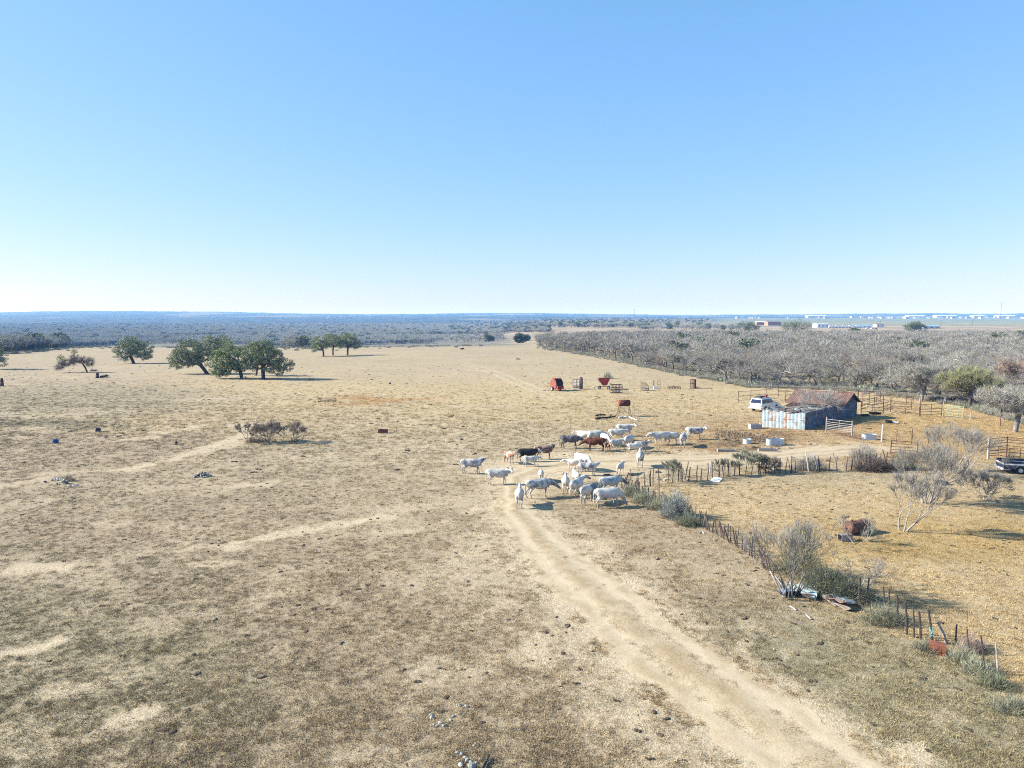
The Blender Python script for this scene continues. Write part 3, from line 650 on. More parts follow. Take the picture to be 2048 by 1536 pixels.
oak_at(512, 751, 5, [(0, 0, -.2), (.35, 0, 1.6), (.5, 0, 3.1)], [(-.4, 0, 5.6, 2.4, 2.3, 2.3), (.8, 0, 4.2, 2, 2, 1.4)], 'short forked oak standing behind the round right-hand oak of the cluster', G_, lf='oak_leaf_light')
oak_at(527, 758, 6, [(0, 0, -.2), (-.05, 0, 1.5), (0, 0, 2.6)], [(-.8, 0, 6.3, 3.2, 3, 2.4), (1.4, 0, 5.6, 2.8, 3, 2.4), (-2.3, 0, 4.3, 2.2, 2.4, 1.7), (4.0, 0, 3.9, 2.6, 2.2, 1.3), (3.2, -.4, 2.5, 2.0, 1.8, .8), (5.6, 0, 3.2, 1.2, 1.4, .9)],
       'tall round live oak at the right end of the cluster with a low side limb', G_, nleaf=110)
oak_at(647, 713, 7, [(0, 0, -.2), (0, 0, 1.6), (-.3, 0, 2.8)], [(-1.2, 0, 5.1, 2.9, 3, 2.0), (-3.2, 0, 3.4, 1.8, 2, 1.0), (1.2, 0, 5.6, 2, 2.4, 1.8)], 'left oak of the distant group of three', G_)
oak_at(666, 711, 8, [(0, 0, -.2), (0, 0, 1.8), (.2, 0, 3)], [(-.3, 0, 6.0, 3.3, 3, 2.1), (2.6, 0, 5.3, 2.0, 2.2, 1.6)], 'middle oak of the distant group of three', G_)
oak_at(695, 710, 9, [(0, 0, -.2), (.1, 0, 1.8), (.2, 0, 3)], [(.4, 0, 5.9, 3.6, 3.2, 2.3), (3.2, 0, 4.6, 2.2, 2.4, 1.7), (-2.4, 0, 5.2, 1.8, 2, 1.4)], 'right oak of the distant group of three', G_)
oak_at(-16, 738, 10, [(0, 0, -.2), (.2, 0, 1.6), (.4, 0, 2.8)], [(0, 0, 5.4, 3.4, 3.2, 2.4), (2.1, 0, 3.7, 1.8, 2.2, 1.9)], 'dark live oak cut off by the left edge of the frame', G_)
# broken sprawling tree at the left
rngb = np.random.default_rng(40)
bp = bare(41, T3((0, 0, -.1), (-.5, 0, 1.2), (-1.1, 0, 2.2)), [(-2.5, 0, 3.2, 2.0, 1.6, 1.1), (-5, 0, 2.3, 2.2, 1.5, .9), (-7, 0, 1.3, 1.4, 1.3, .7), (.4, 0, 2.6, 1.3, 1.3, 1.1)], .7, 55, (.4, .9), .03, .025, 'bark_dark', 'twig_brown', .3)
bt = tree_thing('broken_tree', bp, 'half dead sprawling tree with a split trunk and two green tufts, left of the oaks', 'tree', at(175, 745))
V, F = leaves(rngb, np.array([[-6.6, 0, 4.0], [-6.9, 0, 3.5], [-6.1, 0, 3.6]]), 160, .75, .1, .9); tag(put('leaf_tuft', mesh_of('leaf_tuft', V, F, [M['mistletoe']]), None, bt), kind='stuff')
V, F = leaves(rngb, np.array([[-3.4, 0, 5.0], [-3.2, 0, 5.7], [-2.6, 0, 5.3], [-3.2, 0, 4.2]]), 90, .5, .1, .9); tag(put('leaf_tuft', mesh_of('leaf_tuft', V, F, [M['mistletoe']]), None, bt), kind='stuff')
b = MB().path([(-3, 0, 2.9), (-3.2, 0, 4.2), (-3.1, 0, 5.8)], [.16, .1, .05], 6).path([(-3.2, 0, 4.4), (-2.5, 0, 5.2)], [.08, .04], 5); b.build('snag', M['bark_dark'], bt)
# bare trees of the woods ---------------------------------------------
MQ = []
for i in range(7):
    q = np.random.default_rng(100+i); lean = q.uniform(-.9, .9, 2); h = [4.6, 5.2, 4.2, 5.6, 3.8, 5.0, 4.4][i]
    lob = [(lean[0]+q.uniform(-3.1, 3.1), lean[1]+q.uniform(-3.1, 3.1), h*q.uniform(.36, .78), q.uniform(1.1, 1.9), q.uniform(1.1, 1.9), h*.22) for _ in range(7)]
    MQ.append(bare(110+i, T3((0, 0, -.2), (lean[0]*.3, lean[1]*.3, .5), (lean[0]*.8, lean[1]*.8, h*.24)), lob, .95, 22, (.6, 1.5), .021, .034, ('bark_dark', 'bark_pale', 'bark_dark', 'bark_grey', 'bark_dark', 'bark_pale', 'bark_grey')[i], ('twig_grey', 'twig_grey', 'twig_brown', 'twig_pale', 'weed', 'twig_grey', 'twig_pale')[i], expo=.42))
MQL = []                                               # a lighter mesh for far woods
for i in range(4):
    q = np.random.default_rng(140+i); h = 4.6
    lob = [(q.uniform(-1.6, 1.6), q.uniform(-1.6, 1.6), h*q.uniform(.5, .8), 1.7, 1.7, 1.2) for _ in range(4)]
    ps = bare(150+i, T3((0, 0, -.2), (0, 0, .8), (0, 0, 1.5)), lob, 1.15, 18, (.6, 1.3), .06, .035)
    V = []; F = []; mm = bpy.data.meshes.new('woodland_tree')
    import bmesh
    bm = bmesh.new(); bm.from_mesh(ps[0][1]); n0 = len(bm.faces); bm.from_mesh(ps[1][1])
    bm.faces.ensure_lookup_table()
    for k_, f_ in enumerate(bm.faces): f_.material_index = 0 if k_ < n0 else 1
    bm.to_mesh(mm); bm.free(); mm.materials.append(M['bark_grey']); mm.materials.append(M['twig_far']); MQL.append(mm)
cW2 = None
for nm, sd, cl2 in (('dark', 160, 'oak_leaf_far'),):
    q = np.random.default_rng(sd)
    V, F = leaves(q, lobes_pts(q, [(0, 0, 3.0, 3.0, 3.0, 2.6)], 1.3), 26, .9, .32); mm = mesh_of('evergreen_clump', V, F, [M[cl2]]); MQL.append(mm)
cW = proto_coll('wood_tree', MQL)
MQG = []
for m_ in MQL[:4]:
    g_ = m_.copy(); g_.materials[1] = M['twig_grey']; MQG.append(g_)
cW2 = proto_coll('thicket_tree', MQG+[MQL[4]])
EDGE = [(1070, 694), (1130, 703), (1200, 714), (1330, 742), (1440, 762), (1500, 774), (1600, 776), (1720, 782), (1800, 792), (1850, 800), (1905, 806), (1960, 822), (2048, 846), (2200, 885)]
ex = [e[0] for e in EDGE]; ey = [e[1] for e in EDGE]
rq = np.random.default_rng(200); cand = []
_y = np.sqrt(rq.uniform(85**2, 470**2, 11000)); _x = rq.uniform(0, .86, 11000)*_y+4; _px, _py = proj(_x, _y, gz(_x, _y))
_k = (_px > 1075) & (_py < np.interp(_px, ex, ey)-1.5) & (_py > 668.5+np.maximum(0, 1330-_px)*.03+((_px > 1640) & (_px < 1800))*8)
cand = list(zip(_x[_k], _y[_k], _px[_k], _py[_k]))
cand.sort(key=lambda c: c[1]); tr = []; grid = {}
for c in cand:
    sp = 4.8 if c[1] < 200 else 4.6; g = (int(c[0]//5), int(c[1]//5)); ok = True
    for a in (-1, 0, 1):
        for b2 in (-1, 0, 1):
            for o_ in grid.get((g[0]+a, g[1]+b2), []):
                if (o_[0]-c[0])**2+(o_[1]-c[1])**2 < sp*sp: ok = False
    if ok: grid.setdefault(g, []).append(c); tr.append(c)
kinds = 'bare grey mesquite tree in the dense winter thicket on the right'
protoT = {}
NIND = 285
def place_tree(key, parts, loc, rz, s, label, group, name='bare_tree', cat='tree'):
    if key not in protoT: protoT[key] = tree_thing(name, parts, label, cat, loc, rz, group, s); return protoT[key]
    o = copy_tree(protoT[key]); o.location = loc; o.rotation_euler = (0, 0, rz); o.scale = (s, s, s); tag(o, label, cat, group); return o
for i, (x, y, px, py) in enumerate(tr[:NIND]):
    s = rq.uniform(.75, 1.3)*(1.0 if py < np.interp(px, ex, ey)-8 else .85)
    k = int(rq.integers(0, 7)); place_tree(k, MQ[k], on(x, y), rq.uniform(0, 6.28), s, 'bare %s mesquite in the %s of the winter thicket on the right' % (('dark limbed grey', 'pale limbed grey', 'brown twigged', 'pale brown twigged', 'greenish twigged', 'silver barked', 'dull tan')[k], 'front edge' if py > np.interp(px, ex, ey)-6 else 'middle' if y < 190 else 'back'), 'bare trees of the thicket')
def stuffwood(name, pts, smin, smax, evg=.06, coll=None):
    n = len(pts); P = np.array([(p[0], p[1], 0) for p in pts], float); P[:, 2] = gz(P[:, 0], P[:, 1])
    idx = np.where(rq.uniform(0, 1, n) < evg, 4, rq.integers(0, 4, n))
    return scatter(name, P, rq.uniform(0, 6.28, n), rq.uniform(smin, smax, n), idx, coll or cW)
stuffwood('thicket', tr[NIND:], .8, 1.3, .012, cW2)
# left and centre woods beyond the pasture
LE = [(-300, 722), (0, 708), (60, 702), (150, 694), (330, 689), (450, 690), (600, 697), (700, 692), (800, 689), (920, 688), (1010, 683)]
lx = [e[0] for e in LE]; ly = [e[1] for e in LE]; pts = []
_y = rq.uniform(240, 2300, 90000); _x = rq.uniform(-.86, .0, 90000)*_y+12; _px, _py = proj(_x, _y, gz(_x, _y)); _e = np.interp(_px, lx, ly)
_d = sm(.22, .36, fbm(_x/140, _y/200, 88, 3)); _d = np.where(_px > 330, _d*(.35+.65*sm(0, 12, _e-_py)), _d); _d = np.where((_px > 860) & (_py > 668), _d*.1, _d)
_k = (_px < 1010) & (_py < _e-1) & (rq.uniform(0, 1, 90000) < _d*np.minimum(1, _y/700+.12)); pts = list(zip(_x[_k], _y[_k]))
stuffwood('left_woodland', pts, .8, 1.35, .02)
pts = []
_y = rq.uniform(380, 3000, 40000); _x = rq.uniform(-.1, .8, 40000)*_y; _px, _py = proj(_x, _y, gz(_x, _y)); _w = np.zeros(40000)
_w[(_px > 895) & (_px < 1000) & (_py > 659) & (_py < 665.5)] = 1; _w[(_px > 1008) & (_px < 1098) & (_py > 660) & (_py < 665.5)] = 1
_m = (_px > 940) & (_px < 1420) & (_py > 640) & (_py < 656); _w = np.where(_m, .5*sm(.3, .5, fbm(_x/120, _y/200, 89, 3)), _w); _m = (_px > 1280) & (_px < 1480) & (_py > 655) & (_py < 661); _w[_m] = .25
_k = rq.uniform(0, 1, 40000) < _w; pts = list(zip(_x[_k], _y[_k]))
stuffwood('centre_woodland', pts, .9, 1.5, .15)
# low grey brush in front of the left woods and along the thicket foot
bb = [brushball(300+i, (.9, .9, .7), 240, .6, .035, 'twig_grey' if i % 2 else 'weed')[0][1] for i in range(4)]
cB = proto_coll('low_bush', bb); pts = []
_y = rq.uniform(225, 420, 5200); _x = rq.uniform(-.75, .02, 5200)*_y; _px, _py = proj(_x, _y, gz(_x, _y)); _e = np.interp(_px, lx, ly)
_k = (_py < _e+10) & (_py > _e-8) & (_px < 1020) & (rq.uniform(0, 1, 5200) < .55*sm(10, -8, _py-_e)); pts = list(zip(_x[_k], _y[_k]))
P = np.array([(a, b_, float(gz(a, b_))) for a, b_ in pts]); scatter('grey_brush', P, rq.uniform(0, 6, len(P)), rq.uniform(.5, 1.4, len(P)), rq.integers(0, 4, len(P)), cB)
pts = []
for _ in range(3600):
    px = rq.uniform(1075, 2100); e_ = np.interp(px, ex, ey); p = at(px, e_-abs(rq.normal(0, 6.5))+.8+rq.normal(0, 1.2)); pts.append(tuple(p))
P = np.array(pts); scatter('thicket_undergrowth', P, rq.uniform(0, 6, len(P)), rq.uniform(.35, .95, len(P)), rq.integers(0, 4, len(P)), cB)
# single distant trees
def small_oak(px, py, w, h, seed, label, lf='oak_leaf_far'):
    p = at(px, py); k = mpp(p); ww = w*k/2*1.12; hh = h*k*(1.28 if px > 1400 else 1.0)
    ps = oak(seed, T3((0, 0, -.2), (0, 0, hh*.15), (0, 0, hh*.3)), [(-ww*.35, 0, hh*.6, ww*.6, ww*.6, hh*.36), (ww*.35, 0, hh*.55, ww*.6, ww*.6, hh*.36), (0, 0, hh*.68, ww*.55, ww*.5, hh*.3)], max(.9, ww*.3), .22, 150, ww*.2+.3, .05, lf=lf)
    return tree_thing('evergreen_tree', ps, label, 'tree', p)
small_oak(1497, 668, 42, 19, 60, 'round evergreen at the back of the thicket, small one left of the wide evergreen')
small_oak(1590, 674, 64, 26, 61, 'wide evergreen standing behind the thicket left of the white warehouse')
small_oak(1711, 671, 18, 12, 62, 'small dark round evergreen in front of the row of white trailers')
small_oak(1830, 674, 38, 23, 63, 'olive evergreen behind the thicket beside the blue roofed shed')
small_oak(978, 683, 22, 14, 64, 'grey green tree at the far edge of the pasture, left of the pair')
small_oak(1040, 686, 22, 20, 65, 'dark tree at the far edge of the pasture, right of the pair')
small_oak(1050, 682, 20, 14, 66, 'flat topped dark tree behind the far pasture tree')
small_oak(980, 672, 1, 1, 67, 'tiny') if False else None
for px, py, h, sd, lb in ((1218, 682, 14, 70, 'bare tree in the open field beyond the thicket, left one'), (1245, 682, 13, 71, 'bare tree in the open field beyond the thicket, right one'),
                          (992, 679, 14, 72, 'bare pale tree right beside the grey green tree at the pasture edge'), (1410, 661, 10, 73, 'bare tree left of the evergreens in the far field')):
    p = at(px, py); place_tree(sd % 7, MQ[sd % 7], p, sd, h*mpp(p)/5, lb, None)
# yellowish willow and reddish tree above the corral
def big_bare(px, py, seed, h, w, bark, tw_, label, ntw=70, twd=.03):
    q = np.random.default_rng(seed); lob = [(q.uniform(-w*.5, w*.5), q.uniform(-w*.35, w*.35), h*q.uniform(.5, .82), w*.32, w*.32, h*.2) for _ in range(7)]
    return tree_thing('bare_tree', bare(seed, T3((0, 0, -.2), (.1, 0, h*.12), (.2, 0, h*.25)), lob, .75, ntw, (.35, .9), twd, .022, bark, tw_, .8), label, 'tree', at(px, py))
big_bare(1938, 816, 80, 6.6, 6.5, 'bark_dark', 'twig_green', 'yellow green willow like tree rising over the corral gates')
big_bare(2052, 800, 81, 7.2, 5.5, 'bark_grey', 'twig_red', 'reddish twigged bare tree at the right edge of the thicket')
big_bare(1842, 803, 82, 6.2, 7, 'bark_pale', 'twig_grey', 'large pale limbed bare tree behind the rusty corral gate', 50)
big_bare(1890, 806, 83, 5.6, 7, 'bark_pale', 'twig_grey', 'arching bare tree left of the yellow green tree', 45)
big_bare(2030, 864, 84, 5.6, 8, 'bark_grey', 'twig_grey', 'spreading bare mesquite by the wire fence at the right edge', 45)
big_bare(1478, 757, 85, 5.2, 5.5, 'bark_dark', 'twig_grey', 'dark trunked leaning bare tree at the thicket edge above the implements', 40)
big_bare(1345, 743, 86, 4.8, 5, 'bark_dark', 'twig_grey', 'black trunked bare tree on the thicket edge over the red wagon', 40)
M['mist'] = M['mistletoe']
mi = big_bare(1822, 760, 87, 6.4, 7.5, 'bark_dark', 'twig_grey', 'tall dark limbed bare tree with a yellow green mistletoe clump in the thicket', 40)
V, F = leaves(rngb, np.array([[1.2, -.6, 4.9], [1.6, -.6, 4.6]]), 120, .5, .1, .9); put('mistletoe', mesh_of('mistletoe', V, F, [M['mistletoe']]), None, mi)
# near pale trees and shrubs in the right pen --------------------------
def shrub(px, py, parts, label, cat='shrub', name='shrub', group=None, rz=0): return tree_thing(name, parts, label, cat, at(px, py), rz, group)
shrub(1806, 1062, vase(90, 3, 3.7, .34, 5, .075, (2, 3), up=.26, ntw=2, tl=(.35, .8), tw=.011, base=.5, first=1.3, dev=.24), 'pale leafless crepe myrtle with three clean trunks in the dry pen', 'tree', 'crepe_myrtle')
shrub(1853, 1006, vase(91, 6, 4.6, .42, 5, .07, (2, 3), up=.15, ntw=2, tl=(.35, .9), tw=.011, base=.6, first=1.5, dev=.30), 'tall many stemmed leafless tree behind the crepe myrtle', 'tree', 'bare_tree')
shrub(1916, 946, vase(92, 9, 4.4, .48, 4, .07, (2, 3), up=.15, ntw=2, tl=(.5, 1.1), tw=.013, base=1.0, first=1.3, dev=.34), 'wide leafless thicket shrub just left of the pipe corral and boat like trailer', 'tree', 'bare_tree')
shrub(1968, 1000, vase(93, 6, 2.3, .75, 4, .03, (2, 3), up=.15, ntw=4, tl=(.25, .5), tw=.012, base=.4, first=1.0, dev=.38), 'small fan shaped leafless shrub on bare ground at right', 'shrub')
shrub(1712, 1089, vase(94, 3, 1.5, .9, 3, .025, (2, 3), up=.1, ntw=4, tl=(.2, .4), tw=.012, base=.2, first=.8), 'tiny grey leafless shrub in front of the rusty tank', 'shrub')
s_ = shrub(1577, 1196, vase(95, 7, 4.0, .5, 5, .05, (2, 2), up=.2, bark='bark_grey', tm_='twig_pale', ntw=2, tl=(.35, .8), tw=.010, base=.5, first=1.2, dev=.30), 'tall leafless fence line tree with a green clump near its top', 'tree', 'bare_tree')
V, F = leaves(rngb, np.array([[.5, 0, 3.3], [.55, .1, 2.9], [.7, 0, 3.1], [.8, .1, 2.6]]), 150, .32, .045, 1.1); put('green_clump', mesh_of('green_clump', V, F, [M['mistletoe']]), None, s_)
shrub(1600, 1150, brushball(96, (1.5, 1.4, 2.3), 2600, .5, .016, 'weed_dark', .7), 'dense dark shrub behind the tall leafless fence line tree', 'shrub')
shrub(1650, 1186, brushball(97, (1.35, 1.1, 1.35), 3200, .45, .016, 'weed_dark', .6), 'dark green bush on the fence line right of the scrap tin', 'bush', 'bush')
shrub(1700, 1200, brushball(98, (1.2, .9, 1.1), 2400, .45, .015, 'weed_dark', .6), 'lower dark bush beside the fence posts', 'bush', 'bush')
shrub(1722, 1180, vase(99, 6, 1.7, .9, 4, .03, (2, 2), up=.12, ntw=1, tl=(.2, .4), tw=.011, base=.3, first=.8), 'pale twiggy shrub leaning over the fence from the dark bushes', 'shrub')
shrub(1770, 1245, brushball(101, (1.25, .75, .85), 2200, .38, .013, 'weed', .8), 'grey green weed clump growing through the fence pickets', 'weeds', 'weed_clump')
shrub(1353, 1034, brushball(102, (1.25, 1.1, 1.75), 5200, .42, .016, 'silver_leaf', .5), 'large silvery grey bush on the fence corner', 'bush', 'bush')
shrub(1378, 1050, brushball(103, (1.0, .8, .7), 1500, .45, .016, 'weed_dark', .5), 'dark scrub at the foot of the silvery bush', 'bush', 'bush')
for i, (px, py, w, h, l) in enumerate(((1262, 992, .8, .95, 'first grey weed clump right of the grazing cow'), (1287, 1006, 1.0, 1.0, 'grey green weeds between the cow and the silvery bush'), (1315, 1018, .9, .85, 'weed clump touching the left of the silvery bush'))):
    shrub(px, py, brushball(104+i, (w, .7, h), 1700, .42, .014, 'weed', .9), l, 'weeds', 'weed_clump')
shrub(1494, 946, vase(107, 5, 1.9, .6, 4, .02, (2, 3), up=.15, bark='twig_green', tm_='weed', ntw=6, tl=(.2, .5), tw=.016, base=.3, first=.9), 'green grey shrub by the upper fence, second bush from its left end', 'shrub')
shrub(1534, 944, vase(108, 6, 1.5, .75, 4, .025, (2, 3), up=.1, bark='bark_dark', tm_='twig_brown', ntw=6, tl=(.2, .4), tw=.014, base=.3, first=.8), 'dark twiggy shrub in the upper fence line', 'shrub')
shrub(1452, 952, vase(109, 4, 1.5, .4, 4, .02, (2, 2), up=.2, bark='twig_brown', tm_='weed', ntw=6, tl=(.2, .4), tw=.014, base=.2, first=.8), 'thin upright shrub right of the two leaning posts', 'shrub')
shrub(1345, 965, vase(111, 5, 1.9, .4, 4, .02, (2, 2), up=.2, bark='weed', tm_='weed', ntw=6, tl=(.2, .45), tw=.013, base=.3, first=.9), 'yellow green shrub at the left part of the upper fence', 'shrub')
shrub(1618, 940, brushball(112, (1.7, .8, 1.3), 2600, .5, .018, 'twig_pale', .3), 'heap of grey dead brush against the upper fence', 'brush pile', 'brush_pile')
shrub(1730, 935, brushball(113, (1.7, 1.3, 2.1), 4000, .55, .014, 'twig_pale', .6, hollow=.4), 'pale feathery round bush above the dark brush pile', 'bush', 'bush')
shrub(1752, 942, brushball(114, (2.4, 1.0, 1.1), 2600, .7, .02, 'wood_dark', .1), 'dark brush pile under the pale round bush', 'brush pile', 'brush_pile')
shrub(1805, 938, brushball(115, (1.6, 1.0, 1.4), 2200, .5, .02, 'weed_dark', .4), 'dark green shrub left of the many stemmed trees', 'bush', 'bush')
for i, (px, py, w, h, mt_, l) in enumerate(((1925, 1325, .75, .75, 'weed', 'grey weeds right of the red box on the fence line'), (1955, 1345, .8, .6, 'weed', 'second weed clump right of the red box'), (1945, 1300, .6, .6, 'twig_red', 'reddish dried weeds just beyond the red box'),
                                           (1852, 1300, .5, .4, 'weed', 'small weeds left of the red box'), (2030, 1420, 1.1, .5, 'weed', 'weeds at the right edge of the frame by the last posts'), (1990, 1372, .7, .45, 'weed_dark', 'low dark weeds between the last two fence posts'))):
    shrub(px, py, brushball(120+i, (w, .55, h), 1500, .32, .011, mt_, .8), l, 'weeds', 'weed_clump')
for i, (px, py, h, l) in enumerate(((495, 884, 2.1, 'left thin bare sapling of the three in the pasture'), (536, 884, 2.3, 'middle bushy bare sapling of the three in the pasture'), (590, 883, 2.2, 'right bare sapling with junk at its foot'))):
    shrub(px, py, vase(130+i, 3 if i != 1 else 6, h, .45, 4, .04, (2, 3), up=.12, bark='bark_grey', tm_='twig_brown', ntw=4, tl=(.2, .5), tw=.018, base=.2, first=.9), l, 'sapling', 'bare_sapling')
shrub(514, 884, brushball(135, (1.2, .8, .6), 700, .4, .02, 'twig_brown', .4), 'low brown twigs between the left and middle saplings', 'shrub')
shrub(1215, 757, brushball(136, (1.1, 1.1, 1.6), 900, .6, .03, 'weed', .7), 'small green bush behind the red wagon', 'bush', 'bush')
for i, (px, py) in enumerate(((1497, 770), (1512, 772), (1440, 763), (1395, 752), (1725, 781), (1740, 783))):
    g = thing('prickly_pear', 'pale prickly pear cactus at the foot of the thicket', 'cactus', at(px, py), i, 'prickly pears along the thicket edge'); q = random.Random(i); b = MB()
    for k in range(26): b.ell((q.gauss(0, .7), q.gauss(0, .5), q.uniform(.15, 1.1)), (.17, .04, .22), rot(q.uniform(-.5, .5), q.uniform(-.5, .5), q.uniform(0, 3)), 8, 5)
    b.build('pads', M['cactus'], g); g.scale = (.75, .75, .8)
# ------------------------------------------------------------------ cattle
def hide_mat(name, col, col2, cut, soft, sc, rest=None, face=None):
    m = mat(name, col, .75, .10, 3, col2, cut, soft, sc, bump=0); nt = m.node_tree; N = nt.nodes; L = nt.links; b = N['Principled BSDF']
    src = b.inputs['Base Color'].links[0].from_socket; tc = N.new('ShaderNodeTexCoord'); sp = N.new('ShaderNodeSeparateXYZ'); L.new(tc.outputs['Object'], sp.inputs[0])
    def over(src, socket, a, b_, c, top=1.):
        mr = N.new('ShaderNodeMapRange'); mr.inputs['From Min'].default_value = a; mr.inputs['From Max'].default_value = b_; mr.inputs['To Max'].default_value = top; L.new(socket, mr.inputs['Value'])
        mx = N.new('ShaderNodeMix'); mx.data_type = 'RGBA'; L.new(mr.outputs[0], mx.inputs['Factor']); L.new(src, mx.inputs['A']); mx.inputs['B'].default_value = (*c, 1); return mx.outputs['Result']
    if face: src = over(src, sp.outputs['X'], 1.0, 1.1, face)
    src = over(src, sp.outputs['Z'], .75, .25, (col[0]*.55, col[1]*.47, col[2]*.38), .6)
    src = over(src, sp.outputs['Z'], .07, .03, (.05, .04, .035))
    L.new(src, b.inputs['Base Color']); return m
Wh = (.54, .505, .44)
H = {'white': hide_mat('hide_white', Wh, (.33, .33, .34), .56, .08, 1.9), 'grey': hide_mat('hide_white_grey_mottled', (.50, .475, .43), (.17, .17, .19), .51, .07, 2.6),
     'spot': hide_mat('hide_white_spotted', (.52, .49, .44), (.15, .15, .17), .56, .06, 1.7), 'cream': hide_mat('hide_cream', (.60, .50, .38), (.68, .62, .54), .5, .1, 1.6),
     'brownface': hide_mat('hide_white_brown_face', (.52, .49, .45), (.22, .26, .28), .55, .08, 2.4, face=(.22, .15, .11)), 'black': hide_mat('hide_black', (.012, .011, .012), (.02, .018, .018), .5, .1, 2, face=(.5, .48, .46)),
     'red': hide_mat('hide_red', (.105, .03, .014), (.055, .016, .01), .6, .1, 2), 'orange': hide_mat('hide_orange_brown', (.24, .10, .045), (.18, .07, .03), .5, .1, 2),
     'brindle': hide_mat('hide_brindle', (.13, .075, .05), (.38, .28, .2), .52, .06, 4.5, face=(.45, .38, .33)), 'dark': hide_mat('hide_dark_grey', (.085, .08, .085), (.22, .21, .2), .56, .08, 3.5),
     'brownwhite': hide_mat('hide_brown_white', (.24, .12, .06), (.5, .47, .43), .56, .05, 1.4, face=(.5, .45, .4))}
M['horn'] = mat('horn', (.38, .33, .26), .5, .2, 6)
def capsule(b, p, q, r0, r1, n=12, sy=1.):
    p = Vector(p); q = Vector(q); d = (q-p); L = d.length; k = max(2, int(L/(min(r0, r1)*.45))+1)
    for i in range(k+1):
        t = i/k; r = r0+(r1-r0)*t; b.ell(p+d*t, (r, r*sy, r), None, n, 8)
def cow_meshes(pose, calf=False, step=0):
    b = MB(); lg = 1.12 if calf else 1.0
    # trunk: deep barrel, sloping to the brisket
    st = np.array([(-1.0, 1.14, .16, .9), (-.88, 1.10, .25, .95), (-.72, 1.09, .29, .93), (-.5, 1.075, .30, .93), (-.28, 1.03, .34, .97), (-.05, .98, .385, .98), (.18, .965, .39, .95), (.4, .985, .355, .86), (.58, 1.03, .30, .78), (.74, 1.08, .23, .7)])
    for x in np.linspace(-1.0, .74, 40):
        z, r, sy = (float(np.interp(x, st[:, 0], st[:, k])) for k in (1, 2, 3)); b.ell((x, 0, z), (.10, r*sy, r), None, 20, 14)
    b.ell((-.78, 0, 1.26), (.17, .20, .11), None, 12, 8); b.ell((.42, 0, 1.27), (.22, .10, .13), None, 12, 8)
    b.ell((.66, 0, .84), (.18, .13, .17), None, 12, 8); capsule(b, (-.8, 0, 1.32), (.4, 0, 1.30), .07, .08, 10)
    if not calf: b.ell((-.52, 0, .70), (.16, .15, .12), None, 12, 8)
    hd = {'up': ((.94, 0, 1.26), (1.08, 0, 1.38), (1, 0, -.62)), 'level': ((.96, 0, 1.16), (1.16, 0, 1.20), (1, 0, -.6)), 'down': ((1.0, 0, .80), (1.16, 0, .50), (.45, 0, -1)),
          'right': ((.93, -.10, 1.25), (1.02, -.22, 1.36), (.45, -1, -.5)), 'left': ((.93, .10, 1.25), (1.02, .22, 1.36), (.45, 1, -.5)), 'low': ((1.05, -.05, 1.0), (1.28, -.12, .86), (.9, -.35, -.8))}[pose]
    nk, hp, fd = Vector(hd[0]), Vector(hd[1]), Vector(hd[2]).normalized()
    capsule(b, (.60, 0, 1.10), nk, .27, .185, 14, .66); capsule(b, nk, hp, .185, .135, 12, .72)
    b.ell(hp+fd*.04, (.155, .14, .145), None, 12, 9); tip = hp+fd*.42; capsule(b, hp+fd*.08, tip, .125, .085, 12, .95)
    side = fd.cross(Vector((0, 0, 1))).normalized()
    for s in (-1, 1): b.ell(hp+fd*.10+side*(s*.085)+Vector((0, 0, .045)), (.03, .03, .025), None, 8, 6)
    gait = [(0, 0, 0, 0), (.10, -.09, -.07, .10), (-.06, .08, .09, -.05)][step]
    for s, gh, gf in ((-1, gait[0], gait[2]), (1, gait[1], gait[3])):
        y = s*.19
        capsule(b, (-.74, s*.13, 1.02), (-.64+gh*.3, y, .74), .19, .115); capsule(b, (-.64+gh*.3, y, .74), (-.86+gh*.7, y, .50), .105, .055)
        capsule(b, (-.86+gh*.7, y, .50), (-.80+gh, y, .13), .050, .042); capsule(b, (-.80+gh, y, .13), (-.75+gh, y, .045), .046, .052)
        capsule(b, (.50, s*.15, .98), (.46+gf*.3, s*.18, .70), .15, .095); capsule(b, (.46+gf*.3, s*.18, .70), (.50+gf*.7, s*.17, .42), .08, .056)
        capsule(b, (.50+gf*.7, s*.17, .42), (.49+gf, s*.17, .13), .046, .040); capsule(b, (.49+gf, s*.17, .13), (.54+gf, s*.17, .045), .044, .050)
    o = bpy.data.objects.new('tmp', b.mesh('tmp')); COL.objects.link(o)
    md = o.modifiers.new('r', 'REMESH'); md.mode = 'VOXEL'; md.voxel_size = .032; md.use_smooth_shade = True
    s_ = o.modifiers.new('s', 'SMOOTH'); s_.factor = .55; s_.iterations = 4; dc = o.modifiers.new('d', 'DECIMATE'); dc.ratio = .28
    dg = bpy.context.evaluated_depsgraph_get(); body = bpy.data.meshes.new_from_object(o.evaluated_get(dg)); body.name = 'body'
    bpy.data.objects.remove(o); body.materials.clear()
    body.polygons.foreach_set('use_smooth', np.ones(len(body.polygons), bool))
    ears = []
    for s in (-1, 1):
        e = MB(); base = hp-fd*.02+side*(s*.10)+Vector((0, 0, .06)); out = (side*s+Vector((0, 0, -.12))-fd*.25).normalized()
        zx, u, v = frame(out); Mx = Matrix((out, u, v)).transposed(); e.ell(base+out*.08, (.115, .02, .055), Mx, 8, 6); ears.append(e.mesh('ear'))
    horns = []
    for s in (-1, 1):
        e = MB(); base = hp-fd*.05+side*(s*.08)+Vector((0, 0, .10)); e.path([base, base+side*s*.13+Vector((0, 0, .03)), base+side*s*.19+Vector((0, 0, .13))], [.028, .02, .006], 6); horns.append(e.mesh('horn'))
